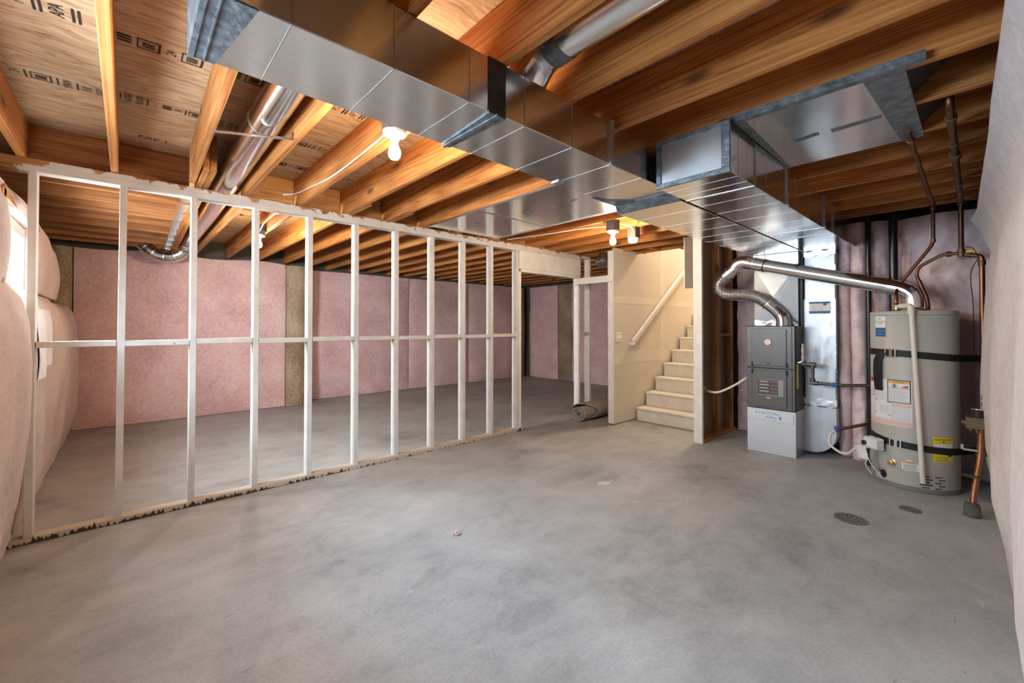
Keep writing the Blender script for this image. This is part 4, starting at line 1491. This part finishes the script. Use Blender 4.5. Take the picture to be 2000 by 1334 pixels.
# black gas pipe
gp = thing('gas_pipe', 'grey iron gas pipe with elbow running from furnace toward water heater', 'pipe', (5.0, 0.95, 0.75))
m = MB().tube(fillet([(4.96, 1.212, 0.938), (4.96, 1.085, 0.938), (4.96, 1.085, 0.758), (4.96, 0.86, 0.758), (5.02, 0.62, 0.775)], 0.03), 0.0145, 14)
m.build('pipe', 'steel_dark', gp)
for p in (((4.96, 1.11, 0.938), (4.96, 1.06, 0.938)), ((4.96, 1.085, 0.955), (4.96, 1.085, 0.90)), ((4.96, 1.085, 0.80), (4.96, 1.085, 0.742)), ((4.96, 1.10, 0.758), (4.96, 1.04, 0.758)), ((4.96, 1.17, 0.938), (4.96, 1.14, 0.938))):
    MB().cyl(p[0], p[1], 0.022, 14).build('fitting', 'steel_dark', gp)
MB().cyl((4.96, 0.93, 0.758), (4.96, 0.88, 0.758), 0.019, 12).box(4.925, 4.945, 0.885, 0.935, 0.752, 0.772).build('valve', 'blue_handle', gp)
g2 = thing('gas_connector', 'brown pipe stub with flexible pale gas connector left of the water heater', 'pipe', (5.0, 0.85, 0.2))
m = MB().tube(fillet([(5.16, 0.60, 0.43), (5.05, 0.72, 0.40), (5.0, 0.89, 0.335)], 0.03), 0.0145, 12)
m.build('pipe', 'copper_old', g2)
MB().cyl((4.995, 0.885, 0.34), (4.985, 0.915, 0.325), 0.02, 12).box(4.96, 4.975, 0.89, 0.92, 0.335, 0.37).build('valve', 'blue_handle', g2)
m = MB().tube(spline([(4.985, 0.915, 0.325), (4.96, 0.95, 0.28), (4.92, 0.945, 0.20), (4.86, 0.86, 0.155), (4.81, 0.79, 0.17), (4.78, 0.73, 0.235), (4.775, 0.66, 0.26), (4.76, 0.60, 0.27)], 8), 0.0115, 12)
m.build('flex_hose', 'cpvc', g2)
m = MB()
m.slab(lambda u, v: (4.745 + 0.01 * math.sin(u * 5), 0.735 - 0.075 * u - 0.02 * v, 0.27 - 0.11 * v), 5, 5, (0.001, 0, 0))
m.build('paper_tag', 'paper_white', g2)
cd_ = cable([(5.0, 2.155, 0.60), (4.96, 2.12, 0.575), (4.93, 2.05, 0.565), (4.91, 1.95, 0.575), (4.92, 1.80, 0.66), (4.95, 1.69, 0.745), (5.0, 1.665, 0.77)], 'white flexible conduit from the stud wall to the furnace side', 0.0125, 'white_cable', 'conduit', 'conduit')

# ------------------------------------------------------------------ flue
fl_ = thing('flue_pipe', 'shiny metal flue with flexible loop linking furnace and water heater', 'flue', (4.95, 1.0, 1.32))
R = 0.064
MB().tube([(4.95, 1.68, 2.0), (4.92, 0.50, 1.655)], R, 28).build('straight_pipe', 'pipe_metal', fl_)
el2 = spline([(4.922, 0.52, 1.66), (4.915, 0.43, 1.628), (4.912, 0.375, 1.58), (4.912, 0.362, 1.53), (4.912, 0.36, 1.47)], 2)
MB().tube(el2, R + 0.002, 26, smooth=False).build('elbow', 'pipe_metal', fl_)
m = MB()
m.tube(spline([(4.95, 1.63, 1.986), (4.95, 1.70, 2.005), (4.95, 1.765, 1.985), (4.95, 1.80, 1.935)], 4), R + 0.004, 26)
m.build('elbow', 'flex_metal', fl_)
MB().tube([(4.95, 1.79, 1.945), (4.95, 1.895, 1.862)], R, 24).build('sleeve', 'flex_metal', fl_)
fp = spline([(4.95, 1.88, 1.872), (4.95, 1.945, 1.81), (4.95, 1.965, 1.745), (4.95, 1.925, 1.685), (4.95, 1.83, 1.66), (4.96, 1.70, 1.655), (4.97, 1.57, 1.62), (4.98, 1.48, 1.555)], 14)
MB().tube(fp, [R - (0.0 if k % 3 else 0.005) + (0.002 if k % 3 == 1 else 0) for k in range(len(fp))], 24).build('flex_section', 'flex_metal', fl_)
MB().tube(spline([(4.98, 1.485, 1.56), (4.99, 1.42, 1.50), (5.0, 1.365, 1.43), (5.0, 1.345, 1.37), (5.0, 1.345, 1.315)], 2), R, 24, smooth=False).build('lower_elbow', 'pipe_metal', fl_)
for a, b in (((4.95, 1.60, 1.977), (4.95, 1.593, 1.975)), ((4.93, 0.545, 1.668), (4.93, 0.538, 1.666)), ((4.95, 1.85, 1.898), (4.95, 1.845, 1.902)), ((4.98, 1.475, 1.55), (4.981, 1.468, 1.543))):
    MB().cyl(a, b, R + 0.007, 26).build('crimp_ring', 'galv_dull', fl_)
m = MB()
m.cyl((4.947, 1.495, 1.946), (4.946, 1.483, 1.942), R + 0.004, 26)
m.bar((4.95, 1.49, 2.0), (4.95, 1.50, 2.08), 0.014, 0.002, (0, 1, 0))
m.build('hanger_strap', 'black', fl_)

# vertical black vent pipes against the wall
for (y, r, lab) in ((0.512, 0.033, 'thick black plastic pipe standing behind the water heater'), (0.69, 0.022, 'slim black pipe standing left of the water heater')):
    solo(MB().cyl((5.21 if r > 0.03 else 5.20, y, 0.0), (5.21 if r > 0.03 else 5.20, y, 2.5), r, 20), 'vent_pipe', 'abs_black', lab, 'pipe')
solo(MB().box(5.145, 5.185, 1.209, 1.232, 1.32, 2.078), 'gap_shade', 'black', 'shaded gap between furnace plenum and return drop, built as a black strip', 'strip')  # no real part: the gap's shade painted as a black strip

# ------------------------------------------------------------------ water heater
CX, CY, TR, TZ = 4.912, 0.368, 0.274, 1.438
wh = thing('water_heater', 'tall beige cylindrical gas water heater with stickers', 'water heater', (CX, CY, 0))
MB().lathe([(TR, 0.03), (TR, TZ - 0.012), (TR - 0.006, TZ - 0.003), (TR - 0.02, TZ)], (CX, CY, 0), 72).build('tank_jacket', 'tank_beige', wh)
MB().lathe([(TR + 0.008, 0.002), (TR + 0.01, 0.012), (TR + 0.008, 0.028), (TR + 0.001, 0.034)], (CX, CY, 0), 72).build('base_ring', 'tank_ring', wh)
MB().lathe([(TR + 0.0012, TZ - 0.038), (TR + 0.0012, TZ - 0.034)], (CX, CY, 0), 72).build('lid_seam', 'tank_ring', wh)
MB().lathe([(0.085, 0), (0.085, 0.012), (0.066, 0.03)], (CX, CY, TZ), 28).build('draft_hood', 'galv_dull', wh)


def cy_fn(th, z, lift=0.001):
    r = TR + lift

    def fn(u, v):
        a = math.radians(th) + u / TR
        return (CX + r * math.cos(a), CY + r * math.sin(a), z + v)
    return fn


def cyl_patch(th0, th1, z0, z1, lift, name, mname, par=wh, mb=None):
    m = mb or MB()
    n = max(2, int(abs(th1 - th0) / 3))
    r = TR + lift
    m.grid(lambda u, v: (CX + r * math.cos(math.radians(th0 + (th1 - th0) * u)), CY + r * math.sin(math.radians(th0 + (th1 - th0) * u)), z0 + (z1 - z0) * v), n, 1)
    if mb is None:
        return m.build(name, mname, par)
    return m


# brand sticker
s1 = cyl_patch(128, 147.6, 1.226, 1.396, 0.0012, 'brand_sticker', 'paper_white')
cyl_patch(128, 147.6, 1.226, 1.30, 0.0018, 'blue_field', 'ink_blue', s1)
m = MB()
put_text(m, 'BRADFORD', 0.0165, cy_fn(137.8, 1.352, 0.002))
put_text(m, 'WHITE', 0.0165, cy_fn(137.8, 1.335, 0.002))
put_text(m, 'BW', 0.02, cy_fn(137.8, 1.374, 0.002))
m.build('brand_lettering', 'ink', s1)
m = MB()
put_text(m, 'BUILT TO BE THE BEST', 0.0075, cy_fn(137.8, 1.272, 0.0025))
put_text(m, 'DEFENDER', 0.0085, cy_fn(137.8, 1.248, 0.0025))
m.build('slogan_lettering', 'paper_white', s1)
# instruction sheet
s2 = cyl_patch(106, 183, 0.498, 0.872, 0.0012, 'instruction_label', 'paper_white')
cyl_patch(106.5, 182.5, 0.502, 0.54, 0.0017, 'pink_field', 'paper_pink', s2)
cyl_patch(158, 182.5, 0.655, 0.683, 0.0017, 'pink_field', 'paper_pink', s2)
m = MB()
for z in range(12):
    cyl_patch(159, 181, 0.552 + 0.0085 * z, 0.5545 + 0.0085 * z, 0.0018, '', '', mb=m)
for z in range(7):
    cyl_patch(136, 155 - (z % 3) * 2, 0.585 + 0.011 * z, 0.5885 + 0.011 * z, 0.0018, '', '', mb=m)
    cyl_patch(110, 122, 0.55 + 0.014 * z, 0.553 + 0.014 * z, 0.0018, '', '', mb=m)
for z in range(6):
    cyl_patch(124, 148, 0.70 + 0.011 * z, 0.7035 + 0.011 * z, 0.0018, '', '', mb=m)
for z in range(12):
    cyl_patch(152, 179 - (z % 4) * 2, 0.702 + 0.0085 * z, 0.7048 + 0.0085 * z, 0.0026, '', '', mb=m)
cyl_patch(107, 182, 0.545, 0.547, 0.0018, '', '', mb=m)
cyl_patch(157, 158, 0.548, 0.683, 0.0018, '', '', mb=m)
cyl_patch(124, 125, 0.56, 0.68, 0.0018, '', '', mb=m)
m.build('fine_print', 'ink_grey', s2)
m = MB()
for a in ((124, 131, 0.688, 0.694), (149, 156, 0.680, 0.685), (124, 130, 0.584, 0.589), (150, 156, 0.575, 0.580)):
    cyl_patch(*a, 0.002, '', '', mb=m)
m.build('red_mark', 'ink_red', s2)
s3 = cyl_patch(149.8, 181.6, 0.688, 0.874, 0.0014, 'warning_border', 'ink', s2)
cyl_patch(151.2, 180.2, 0.694, 0.868, 0.0019, 'warning_field', 'paper_white', s2)
cyl_patch(151.2, 180.2, 0.845, 0.868, 0.0024, 'orange_band', 'ink_orange', s2)
m = MB()
cyl_patch(151.2, 180.2, 0.806, 0.8085, 0.0024, '', '', mb=m)
put_text(m, 'WARNING', 0.014, cy_fn(165.8, 0.8565, 0.003))
f = cy_fn(160.5, 0.826, 0.003)
for k in range(24):
    a0, a1 = 2 * PI * k / 24, 2 * PI * (k + 1) / 24
    m.add([f(0.022 * math.cos(a0), 0.016 * math.sin(a0)), f(0.022 * math.cos(a1), 0.016 * math.sin(a1)), f(0.0195 * math.cos(a1), 0.0138 * math.sin(a1)), f(0.0195 * math.cos(a0), 0.0138 * math.sin(a0))], [(0, 1, 2, 3)])
m.add([f(-0.008, -0.01), f(0.006, -0.01), f(0.008, 0.01), f(-0.007, 0.01)], [(0, 1, 2, 3)])
m.build('warning_print', 'ink', s2)
m = MB()
f = cy_fn(173, 0.822, 0.003)
m.add([f(-0.024, -0.008), f(0.024, -0.008), f(0.026, 0.012), f(0.014, 0.006), f(0.010, 0.010), f(0.002, 0.002), f(-0.004, 0.004), f(-0.010, -0.002)], [(0, 1, 2, 3, 4, 5, 6, 7)])
f = cy_fn(160.5, 0.826, 0.0036)
m.add([f(-0.013, 0.009), f(-0.010, 0.011), f(0.013, -0.009), f(0.010, -0.011)], [(0, 1, 2, 3)])
m.build('flame_picture', 'ink_red', s2)
cyl_patch(108, 122.5, 0.72, 0.872, 0.0014, 'side_warning_border', 'ink', s2)
cyl_patch(109, 121.5, 0.725, 0.868, 0.0019, 'side_warning', 'paper_white', s2)
cyl_patch(109, 121.5, 0.84, 0.868, 0.0024, 'red_mark', 'ink_red', s2)
m = MB()
for z in range(6):
    cyl_patch(111, 119 - z % 2, 0.735 + 0.011 * z, 0.739 + 0.011 * z, 0.0024, '', '', mb=m)
m.build('fine_print', 'ink_grey', s2)
# energy guide
s4 = cyl_patch(207, 237.5, 0.255, 0.447, 0.0012, 'energy_sticker', 'sticker_yellow')
cyl_patch(208.5, 236, 0.345, 0.395, 0.0018, 'white_field', 'paper_white', s4)
m = MB()
put_text(m, 'ENERGYGUIDE', 0.0185, cy_fn(222.3, 0.428, 0.002))
f = cy_fn(222.3, 0.410, 0.002)
m.add([f(-0.009, 0.003), f(0, -0.008), f(0.009, 0.003), f(0.003, 0.003), f(0.003, 0.009), f(-0.003, 0.009), f(-0.003, 0.003)], [(0, 1, 2, 3, 4, 5, 6)])
cyl_patch(229, 235, 0.298, 0.316, 0.002, '', '', mb=m)
for z in range(4):
    cyl_patch(211, 231 - z, 0.264 + 0.009 * z, 0.266 + 0.009 * z, 0.002, '', '', mb=m)
m.build('energy_lettering', 'ink', s4)
# lower label
s5 = cyl_patch(169, 191, 0.158, 0.229, 0.0012, 'lower_label', 'paper_white')
cyl_patch(169, 191, 0.214, 0.229, 0.0018, 'orange_band', 'ink_orange', s5)
cyl_patch(174, 182, 0.233, 0.242, 0.0012, 'small_tag', 'paper_white', s5)
m = MB()
put_text(m, 'CAUTION', 0.011, cy_fn(180, 0.2215, 0.0025))
for z in range(5):
    cyl_patch(171, 188 - z % 3, 0.165 + 0.0095 * z, 0.168 + 0.0095 * z, 0.002, '', '', mb=m)
m.build('fine_print', 'ink', s5)
# access door outline, vents, drain
m = MB()
for a in ((144, 191.5, 0.153, 0.1555), (144, 191.5, 0.034, 0.0365), (191, 191.6, 0.034, 0.155), (144, 144.6, 0.034, 0.155)):
    cyl_patch(*a, 0.0012, '', '', mb=m)
cyl_patch(196, 230, 0.146, 0.148, 0.001, '', '', mb=m)
cyl_patch(230, 230.5, 0.034, 0.148, 0.001, '', '', mb=m)
m.build('door_seam', 'tank_ring', wh)
m = MB()
for k, z in enumerate((0.132, 0.110, 0.088, 0.066, 0.044)):
    for a, b in (((193.5, 203), (210, 219)) if k % 2 == 0 else ((191.5, 207), (214.5, 224))):
        cyl_patch(a, b, z - 0.004, z + 0.004, 0.0015, '', '', mb=m)
    for a, b in ((112, 117), (119, 125)):
        cyl_patch(a, b, z - 0.004, z + 0.004, 0.0015, '', '', mb=m)
m.build('vent_slot', 'black', wh)
m = MB()
fd = cy_fn(141.5, 0.082, 0.002)
m.add([fd(0.028 * math.cos(2 * PI * k / 20), 0.034 * math.sin(2 * PI * k / 20)) for k in range(20)], [tuple(range(20))])
m.build('burner_port', 'black', wh)
a = math.radians(156.4)
d = Vector((math.cos(a), math.sin(a), 0))
MB().lathe([(0.026, 0), (0.026, 0.003), (0.016, 0.006), (0.016, 0.022), (0.019, 0.024), (0.019, 0.034), (0.012, 0.036)], Vector((CX, CY, 0.196)) + d * TR, 20, d).build('drain_valve', 'brass', wh)
# gas control valve
a = math.radians(135)
d = Vector((math.cos(a), math.sin(a), 0))
tv = Vector((-d.y, d.x, 0))
gcx = Vector((CX, CY, 0.325)) + d * (TR + 0.055)
m = MB()
m.hexa([gcx - tv * 0.07 - d * 0.04 + Vector((0, 0, -0.055)), gcx + tv * 0.07 - d * 0.04 + Vector((0, 0, -0.055)), gcx + tv * 0.07 + d * 0.035 + Vector((0, 0, -0.04)), gcx - tv * 0.07 + d * 0.035 + Vector((0, 0, -0.04)),
        gcx - tv * 0.07 - d * 0.04 + Vector((0, 0, 0.05)), gcx + tv * 0.07 - d * 0.04 + Vector((0, 0, 0.05)), gcx + tv * 0.07 + d * 0.035 + Vector((0, 0, 0.042)), gcx - tv * 0.07 + d * 0.035 + Vector((0, 0, 0.042))])
gv = m.build('control_valve', 'paper_white', wh, 0.01)
MB().lathe([(0.02, 0), (0.02, 0.014), (0.015, 0.018)], gcx + d * 0.036 + tv * -0.045 + Vector((0, 0, -0.006)), 18, d).build('control_knob', 'black', gv)
MB().cyl(gcx - d * 0.02, gcx - d * 0.06, 0.05, 18).build('valve_mount', 'black', gv)
m = MB()
for q in (-0.012, 0.0, 0.012):
    m.tube(spline([gcx + tv * q + d * 0.01 + Vector((0, 0, -0.045)), gcx + tv * q + d * 0.012 + Vector((0, 0, -0.14)), gcx + tv * (q + 0.004) - d * 0.03 + Vector((0, 0, -0.21)), gcx + tv * q - d * 0.055 + Vector((0, 0, -0.24))], 6), 0.004, 8)
m.build('pilot_tube', 'chrome', gv)
m = MB()
m.tube(spline([gcx - tv * 0.04 + d * 0.02 + Vector((0, 0, -0.09)), gcx - tv * 0.02 + d * 0.03 + Vector((0, 0, -0.13)), gcx + tv * 0.03 + d * 0.02 + Vector((0, 0, -0.2)), gcx + tv * 0.045 - d * 0.03 + Vector((0, 0, -0.265))], 6), 0.0035, 8)
m.tube(spline([gcx - tv * 0.02 + d * 0.03 + Vector((0, 0, -0.13)), gcx - tv * 0.06 + d * 0.02 + Vector((0, 0, -0.2)), gcx - tv * 0.02 + d * 0.0 + Vector((0, 0, -0.265))], 6), 0.0035, 8)
m.build('igniter_wire', 'white_plastic', gv)
MB().hexa([gcx + tv * s1_ * 0.02 - tv * 0.05 + d * (0.03 + e1) + Vector((0, 0, z)) for z in (-0.09, -0.066) for s1_, e1 in ((-1, 0), (1, 0), (1, 0.008), (-1, 0.008))]).build('wire_tag', 'paper_white', gv)
# top fittings
fpx = Vector((CX - 0.13, CY + 0.085, TZ))
MB().lathe([(0.022, 0), (0.03, 0.006), (0.02, 0.014), (0.02, 0.05), (0.026, 0.055), (0.014, 0.07)], fpx, 18).build('relief_valve', 'brass', wh)

# relief discharge pipe
dp = thing('discharge_pipe', 'cream plastic discharge pipe leaning down the front of the water heater', 'pipe', (4.6, 0.33, 0.09))
MB().tube([(4.612, 0.352, 1.455), (4.60, 0.295, 0.09)], 0.0165, 18).build('pipe', 'cpvc', dp)
m = MB().tube(fillet([(4.612, 0.352, 1.41), (4.612, 0.353, 1.478), (4.70, 0.42, 1.478)], 0.03), 0.021, 18)
m.tube([(4.69, 0.412, 1.478), (4.778, 0.452, 1.478)], 0.015, 14)
m.build('elbow', 'cpvc', dp)


# seismic straps
def strap(z_pts, label, yend, zend, buckle_th, tail):
    t = thing('strap', label, 'strap', (CX - TR, CY, z_pts[0][1]), 'tank straps')
    r = TR + 0.004
    m = MB()
    n = 40

    def zat(th):
        for (a, za), (b, zb) in zip(z_pts, z_pts[1:]):
            if a <= th <= b:
                return za + (zb - za) * (th - a) / (b - a)
        return z_pts[-1][1]
    m.slab(lambda u, v: (CX + r * math.cos(math.radians(95 + 160 * u)), CY + r * math.sin(math.radians(95 + 160 * u)), zat(95 + 160 * u) - 0.027 + 0.054 * v), n, 1, (0.0015, 0, 0))
    a1 = math.radians(255)
    p0 = Vector((CX + r * math.cos(a1), CY + r * math.sin(a1), zat(255)))
    p1 = Vector((5.18, yend, zend))
    m.hexa([p0 + Vector((0, 0, -0.027)), p1 + Vector((0, 0, -0.027)), p1 + Vector((0.002, 0.002, -0.027)), p0 + Vector((0.002, 0.002, -0.027)),
            p0 + Vector((0, 0, 0.027)), p1 + Vector((0, 0, 0.027)), p1 + Vector((0.002, 0.002, 0.027)), p0 + Vector((0.002, 0.002, 0.027))])
    m.build('webbing', 'black_web', t)
    zc = zat(buckle_th)
    m = MB()
    f = lambda th, z, lift: Vector((CX + (TR + lift) * math.cos(math.radians(th)), CY + (TR + lift) * math.sin(math.radians(th)), z))
    for d0, d1, za, zb in ((-8, -6, -0.03, 0.03), (-1, 3, -0.03, 0.03), (6.5, 8, -0.036, 0.036), (-8, 8, 0.026, 0.033), (-8, 8, -0.034, -0.027)):
        A = [f(buckle_th + d0, zc + za, 0.007), f(buckle_th + d1, zc + za, 0.007), f(buckle_th + d1, zc + zb, 0.007), f(buckle_th + d0, zc + zb, 0.007)]
        B = [f(buckle_th + d0, zc + za, 0.013), f(buckle_th + d1, zc + za, 0.013), f(buckle_th + d1, zc + zb, 0.013), f(buckle_th + d0, zc + zb, 0.013)]
        m.hexa(A + B)
    m.build('buckle', 'chrome', t)
    if tail:
        m = MB()
        m.slab(lambda u, v: f(buckle_th - 27 + 15 * u + (9 * (v - 0.8) / 0.2 if v > 0.8 else 0), zc - 0.32 + 0.33 * v, 0.012 + 0.012 * math.sin(PI * v)), 4, 14, (0.001, 0.001, 0))
        m.build('strap_tail', 'black_web', t)
    return t


strap([(90, 1.10), (110, 1.098), (170, 1.092), (240, 1.064), (256, 1.06)], 'black webbing strap around the upper water heater with hanging tail', -0.02, 1.05, 155.5, True)
strap([(90, 0.40), (111, 0.385), (150, 0.362), (170, 0.357), (250, 0.33), (256, 0.33)], 'black webbing strap around the lower water heater', -0.02, 0.30, 161, False)

# ------------------------------------------------------------------ copper lines
ca = thing('water_pipe', 'thin brown copper pipe running under the joists then down to the heater', 'pipe', (4.9, 0.3, 1.45))
MB().tube(fillet([(2.95, 0.232, 2.312), (4.892, 0.236, 2.312), (4.892, 0.235, 1.99), (4.892, 0.425, 1.70), (4.86, 0.46, 1.62), (4.80, 0.46, 1.56)], 0.05), 0.0125, 14).build('pipe', 'copper_old', ca)
MB().tube(spline([(4.80, 0.46, 1.57), (4.785, 0.458, 1.53), (4.782, 0.453, 1.505)], 5), 0.014, 12).build('flex_connector', 'copper', ca)
for p, q in (((4.892, 0.236, 2.29), (4.892, 0.236, 2.265)), ((4.892, 0.236, 2.03), (4.892, 0.236, 2.00)), ((3.10, 0.232, 2.312), (3.13, 0.232, 2.312)), ((3.55, 0.233, 2.312), (3.57, 0.233, 2.312)), ((4.88, 0.232, 2.312), (4.905, 0.236, 2.312))):
    MB().cyl(p, q, 0.0165, 14).build('fitting', 'copper', ca)
cb = thing('water_pipe', 'thicker copper main with tee and shut-offs beside the insulation flap', 'pipe', (4.95, 0.05, 0.9))
MB().tube(fillet([(2.75, 0.075, 2.50), (2.75, 0.075, 2.312), (4.955, 0.08, 2.312), (4.955, 0.08, 1.90)], 0.03), 0.0165, 14).build('pipe', 'copper_old', cb)
MB().tube(fillet([(4.955, 0.10, 1.90), (4.955, 0.19, 1.90), (4.955, 0.325, 1.815), (4.955, 0.345, 1.75), (4.94, 0.325, 1.69)], 0.03), 0.0125, 14).build('branch', 'copper', cb)
MB().tube(spline([(4.94, 0.325, 1.695), (4.935, 0.31, 1.64), (4.93, 0.285, 1.56), (4.93, 0.275, 1.50), (4.93, 0.275, 1.44)], 6), 0.0155, 14).build('flex_connector', 'copper_old', cb)
MB().tube(fillet([(4.955, 0.08, 1.89), (4.955, -0.03, 1.862), (4.955, -0.03, 0.80)], 0.025), 0.0165, 14).build('down_pipe', 'copper', cb)
for p, q, r in (((4.955, 0.08, 1.93), (4.955, 0.08, 1.87), 0.023), ((4.955, 0.135, 1.90), (4.955, 0.165, 1.90), 0.022), ((4.955, 0.05, 1.885), (4.955, 0.02, 1.876), 0.021), ((4.955, -0.03, 1.79), (4.955, -0.03, 1.83), 0.022),
                ((4.955, 0.08, 2.29), (4.955, 0.08, 2.33), 0.023), ((3.55, 0.078, 2.312), (3.62, 0.078, 2.312), 0.026), ((3.33, 0.078, 2.312), (3.36, 0.078, 2.312), 0.022), ((2.9, 0.075, 2.312), (2.94, 0.075, 2.312), 0.022), ((4.3, 0.079, 2.312), (4.33, 0.079, 2.312), 0.021)):
    MB().cyl(p, q, r, 16).build('fitting', 'bronze', cb)
MB().box(4.925, 4.94, -0.01, 0.055, 1.895, 1.915).build('lever', 'sticker_yellow', cb, 0.003)
MB().tube(spline([(4.94, 0.06, 1.945), (4.92, 0.02, 1.93), (4.93, -0.01, 1.86)], 6) + spline([(4.93, -0.012, 1.85), (4.93, 0.03, 1.72), (4.93, 0.018, 1.45), (4.935, 0.02, 1.1)], 8), 0.003, 8).build('bonding_wire', 'black', cb)
# pressure regulator on the main
rg = thing('pressure_regulator', 'bronze pressure regulator and valve on the copper riser at the right', 'valve', (4.5, 0.0, 0.0))
RX, RYY = 4.50, -0.012
MB().tube(spline([(4.345, 0.030, 0.055), (4.362, 0.026, 0.14), (4.41, 0.010, 0.26), (4.455, -0.004, 0.37), (4.475, -0.010, 0.48), (RX - 0.02, RYY, 0.60)], 5), 0.0175, 16).build('riser', 'copper', rg)
MB().lathe([(0.045, 0.0), (0.042, 0.06), (0.036, 0.088), (0.02, 0.09)], (4.335, 0.035, 0.0), 20, (0.15, 0, 1)).build('floor_sleeve', 'mortar', rg)
m = MB()
m.lathe([(0.022, 0), (0.028, 0.008), (0.028, 0.04), (0.022, 0.048), (0.024, 0.06), (0.024, 0.085), (0.02, 0.09)], (RX - 0.02, RYY, 0.39), 16)
m.build('ball_valve', 'bronze', rg)
MB().box(RX - 0.055, RX - 0.035, RYY + 0.015, RYY + 0.09, 0.425, 0.442).box(RX - 0.055, RX - 0.035, RYY + 0.085, RYY + 0.1, 0.43, 0.47).build('valve_handle', 'chrome', rg, 0.003)
m = MB()
m.box(RX - 0.06, RX + 0.01, RYY - 0.05, RYY + 0.075, 0.585, 0.665)
m.cyl((RX - 0.02, RYY + 0.07, 0.62), (RX - 0.02, RYY + 0.095, 0.62), 0.024, 14)
m.cyl((RX - 0.055, RYY + 0.05, 0.57), (RX - 0.055, RYY + 0.05, 0.59), 0.008, 10).cyl((RX - 0.055, RYY + 0.02, 0.56), (RX - 0.055, RYY + 0.02, 0.59), 0.008, 10)
m.build('regulator_body', 'bronze', rg, 0.006)
MB().lathe([(0.036, 0), (0.038, 0.05), (0.034, 0.055)], (RX - 0.02, RYY + 0.01, 0.665), 22).build('regulator_cap', 'black', rg)
MB().lathe([(0.037, 0), (0.035, 0.007)], (RX - 0.02, RYY + 0.01, 0.721), 22).build('cap_top', 'chrome', rg)
MB().lathe([(0.02, 0), (0.024, 0.02), (0.018, 0.05), (0.024, 0.06), (0.018, 0.12), (0.014, 0.2)], (RX + 0.05, RYY - 0.025, 0.73), 16).build('upper_union', 'bronze', rg)
MB().lathe([(0.045, 0), (0.045, 0.006), (0.02, 0.012)], (4.415, 0.008, 0.255), 18).bar((4.40, 0.01, 0.258), (4.43, 0.075, 0.258), 0.02, 0.006).build('pipe_clamp', 'bronze', rg)

# ------------------------------------------------------------------ carpet roll
cr_ = thing('carpet_roll', 'rolled-up beige carpet remnant lying beside the stair post', 'carpet roll', (5.0, 3.72, 0))
def spiral(x):
    pts = []
    for k in range(0, 97):
        t = k / 96
        a = t * 2 * PI * 3.1 + 0.6
        r = 0.028 + 0.078 * t
        pts.append((x, 3.715 - r * math.cos(a) * 1.12, 0.105 + r * math.sin(a) * 0.97))
    return pts
A, B = spiral(4.615), spiral(6.1)
m = MB()
th = 0.0075
V, F = [], []
for i in range(97):
    a = Vector(A[i])
    c = Vector((a.x, 3.715, 0.105))
    d = (a - c).normalized() * th
    for p, s in ((A[i], 1), (A[i], -1), (B[i], 1), (B[i], -1)):
        V.append(Vector(p) + d * s)
for i in range(96):
    o, q = i * 4, (i + 1) * 4
    F += [(o, q, q + 2, o + 2), (o + 1, o + 3, q + 3, q + 1), (o, o + 1, q + 1, q), (o + 2, q + 2, q + 3, o + 3)]
F += [(0, 2, 3, 1), (96 * 4, 96 * 4 + 1, 96 * 4 + 3, 96 * 4 + 2)]
m.add(V, F, True)
m.build('rolled_carpet', 'carpet', cr_)
def flap(u, v):
    a = math.radians(-75 + 275 * v)
    x0 = 4.645 + 0.22 * max(0, math.cos(a * 0.9)) ** 1.5 * (1 if a < 1.6 else 0)
    r = 0.124 + 0.02 * max(0, math.cos(a)) * (1 - u)
    return (x0 + (6.1 - x0) * u, 3.715 - r * math.cos(a) * 1.05, 0.118 + 0.113 * math.sin(a))


MB().slab(flap, 12, 30, (0, 0.004, 0.006)).build('outer_flap', 'carpet', cr_)

# ------------------------------------------------------------------ floor drains and scraps
def drain(x, y, r, label):
    t = thing('floor_drain', label, 'drain', (x, y, 0), 'floor drains')
    MB().lathe([(r, 0.0005), (r, 0.004), (r * 0.9, 0.005), (r * 0.86, 0.003), (r * 0.3, 0.003)], (x, y, 0), 36).build('drain_cover', 'drain_iron', t)
    m = MB()
    for ring, n in ((0.25, 5), (0.5, 10), (0.72, 15)):
        for k in range(n):
            a = 2 * PI * k / n
            m.lathe([(r * 0.075, 0), (r * 0.075, 0.0006)], (x + r * ring * math.cos(a), y + r * ring * math.sin(a), 0.0032), 8)
    m.build('drain_hole', 'black', t)


drain(3.66, 0.592, 0.095, 'larger round iron floor drain on the open concrete')
drain(4.162, 0.335, 0.062, 'smaller round floor drain close to the water heater')


def scrap(x, y, s, label, seed):
    rnd = random.Random(seed)
    m = MB()
    for k in range(9):
        a = rnd.uniform(0, 2 * PI)
        c = Vector((x + rnd.uniform(-s, s) * 0.5, y + rnd.uniform(-s, s) * 0.5, 0.004))
        m.tube(spline([c, c + Vector((math.cos(a) * s * 0.4, math.sin(a) * s * 0.4, rnd.uniform(0.004, 0.018))), c + Vector((math.cos(a + 0.6) * s * 0.8, math.sin(a + 0.6) * s * 0.8, 0.003))], 4), [0.002 + 0.004 * math.sin(PI * q / 8) for q in range(9)], 6)
    solo(m, 'insulation_scrap', 'pink', label, 'scrap')


scrap(0.60, 1.50, 0.032, 'pink fluff of insulation on the floor at the front left', 3)
scrap(1.545, 2.22, 0.026, 'small pink fluff of insulation on the floor mid room', 8)
sm_ = MB()
sm_.add([(2.90, 2.13, 0.0012), (2.93, 2.09, 0.0012), (2.99, 2.07, 0.0012), (3.02, 2.09, 0.0012), (3.0, 2.14, 0.0012), (2.95, 2.16, 0.0012)], [(0, 1, 2, 3, 4, 5)])
solo(sm_, 'plaster_smear', 'smudge', 'pale plaster smear on the concrete near the room centre', 'smear')
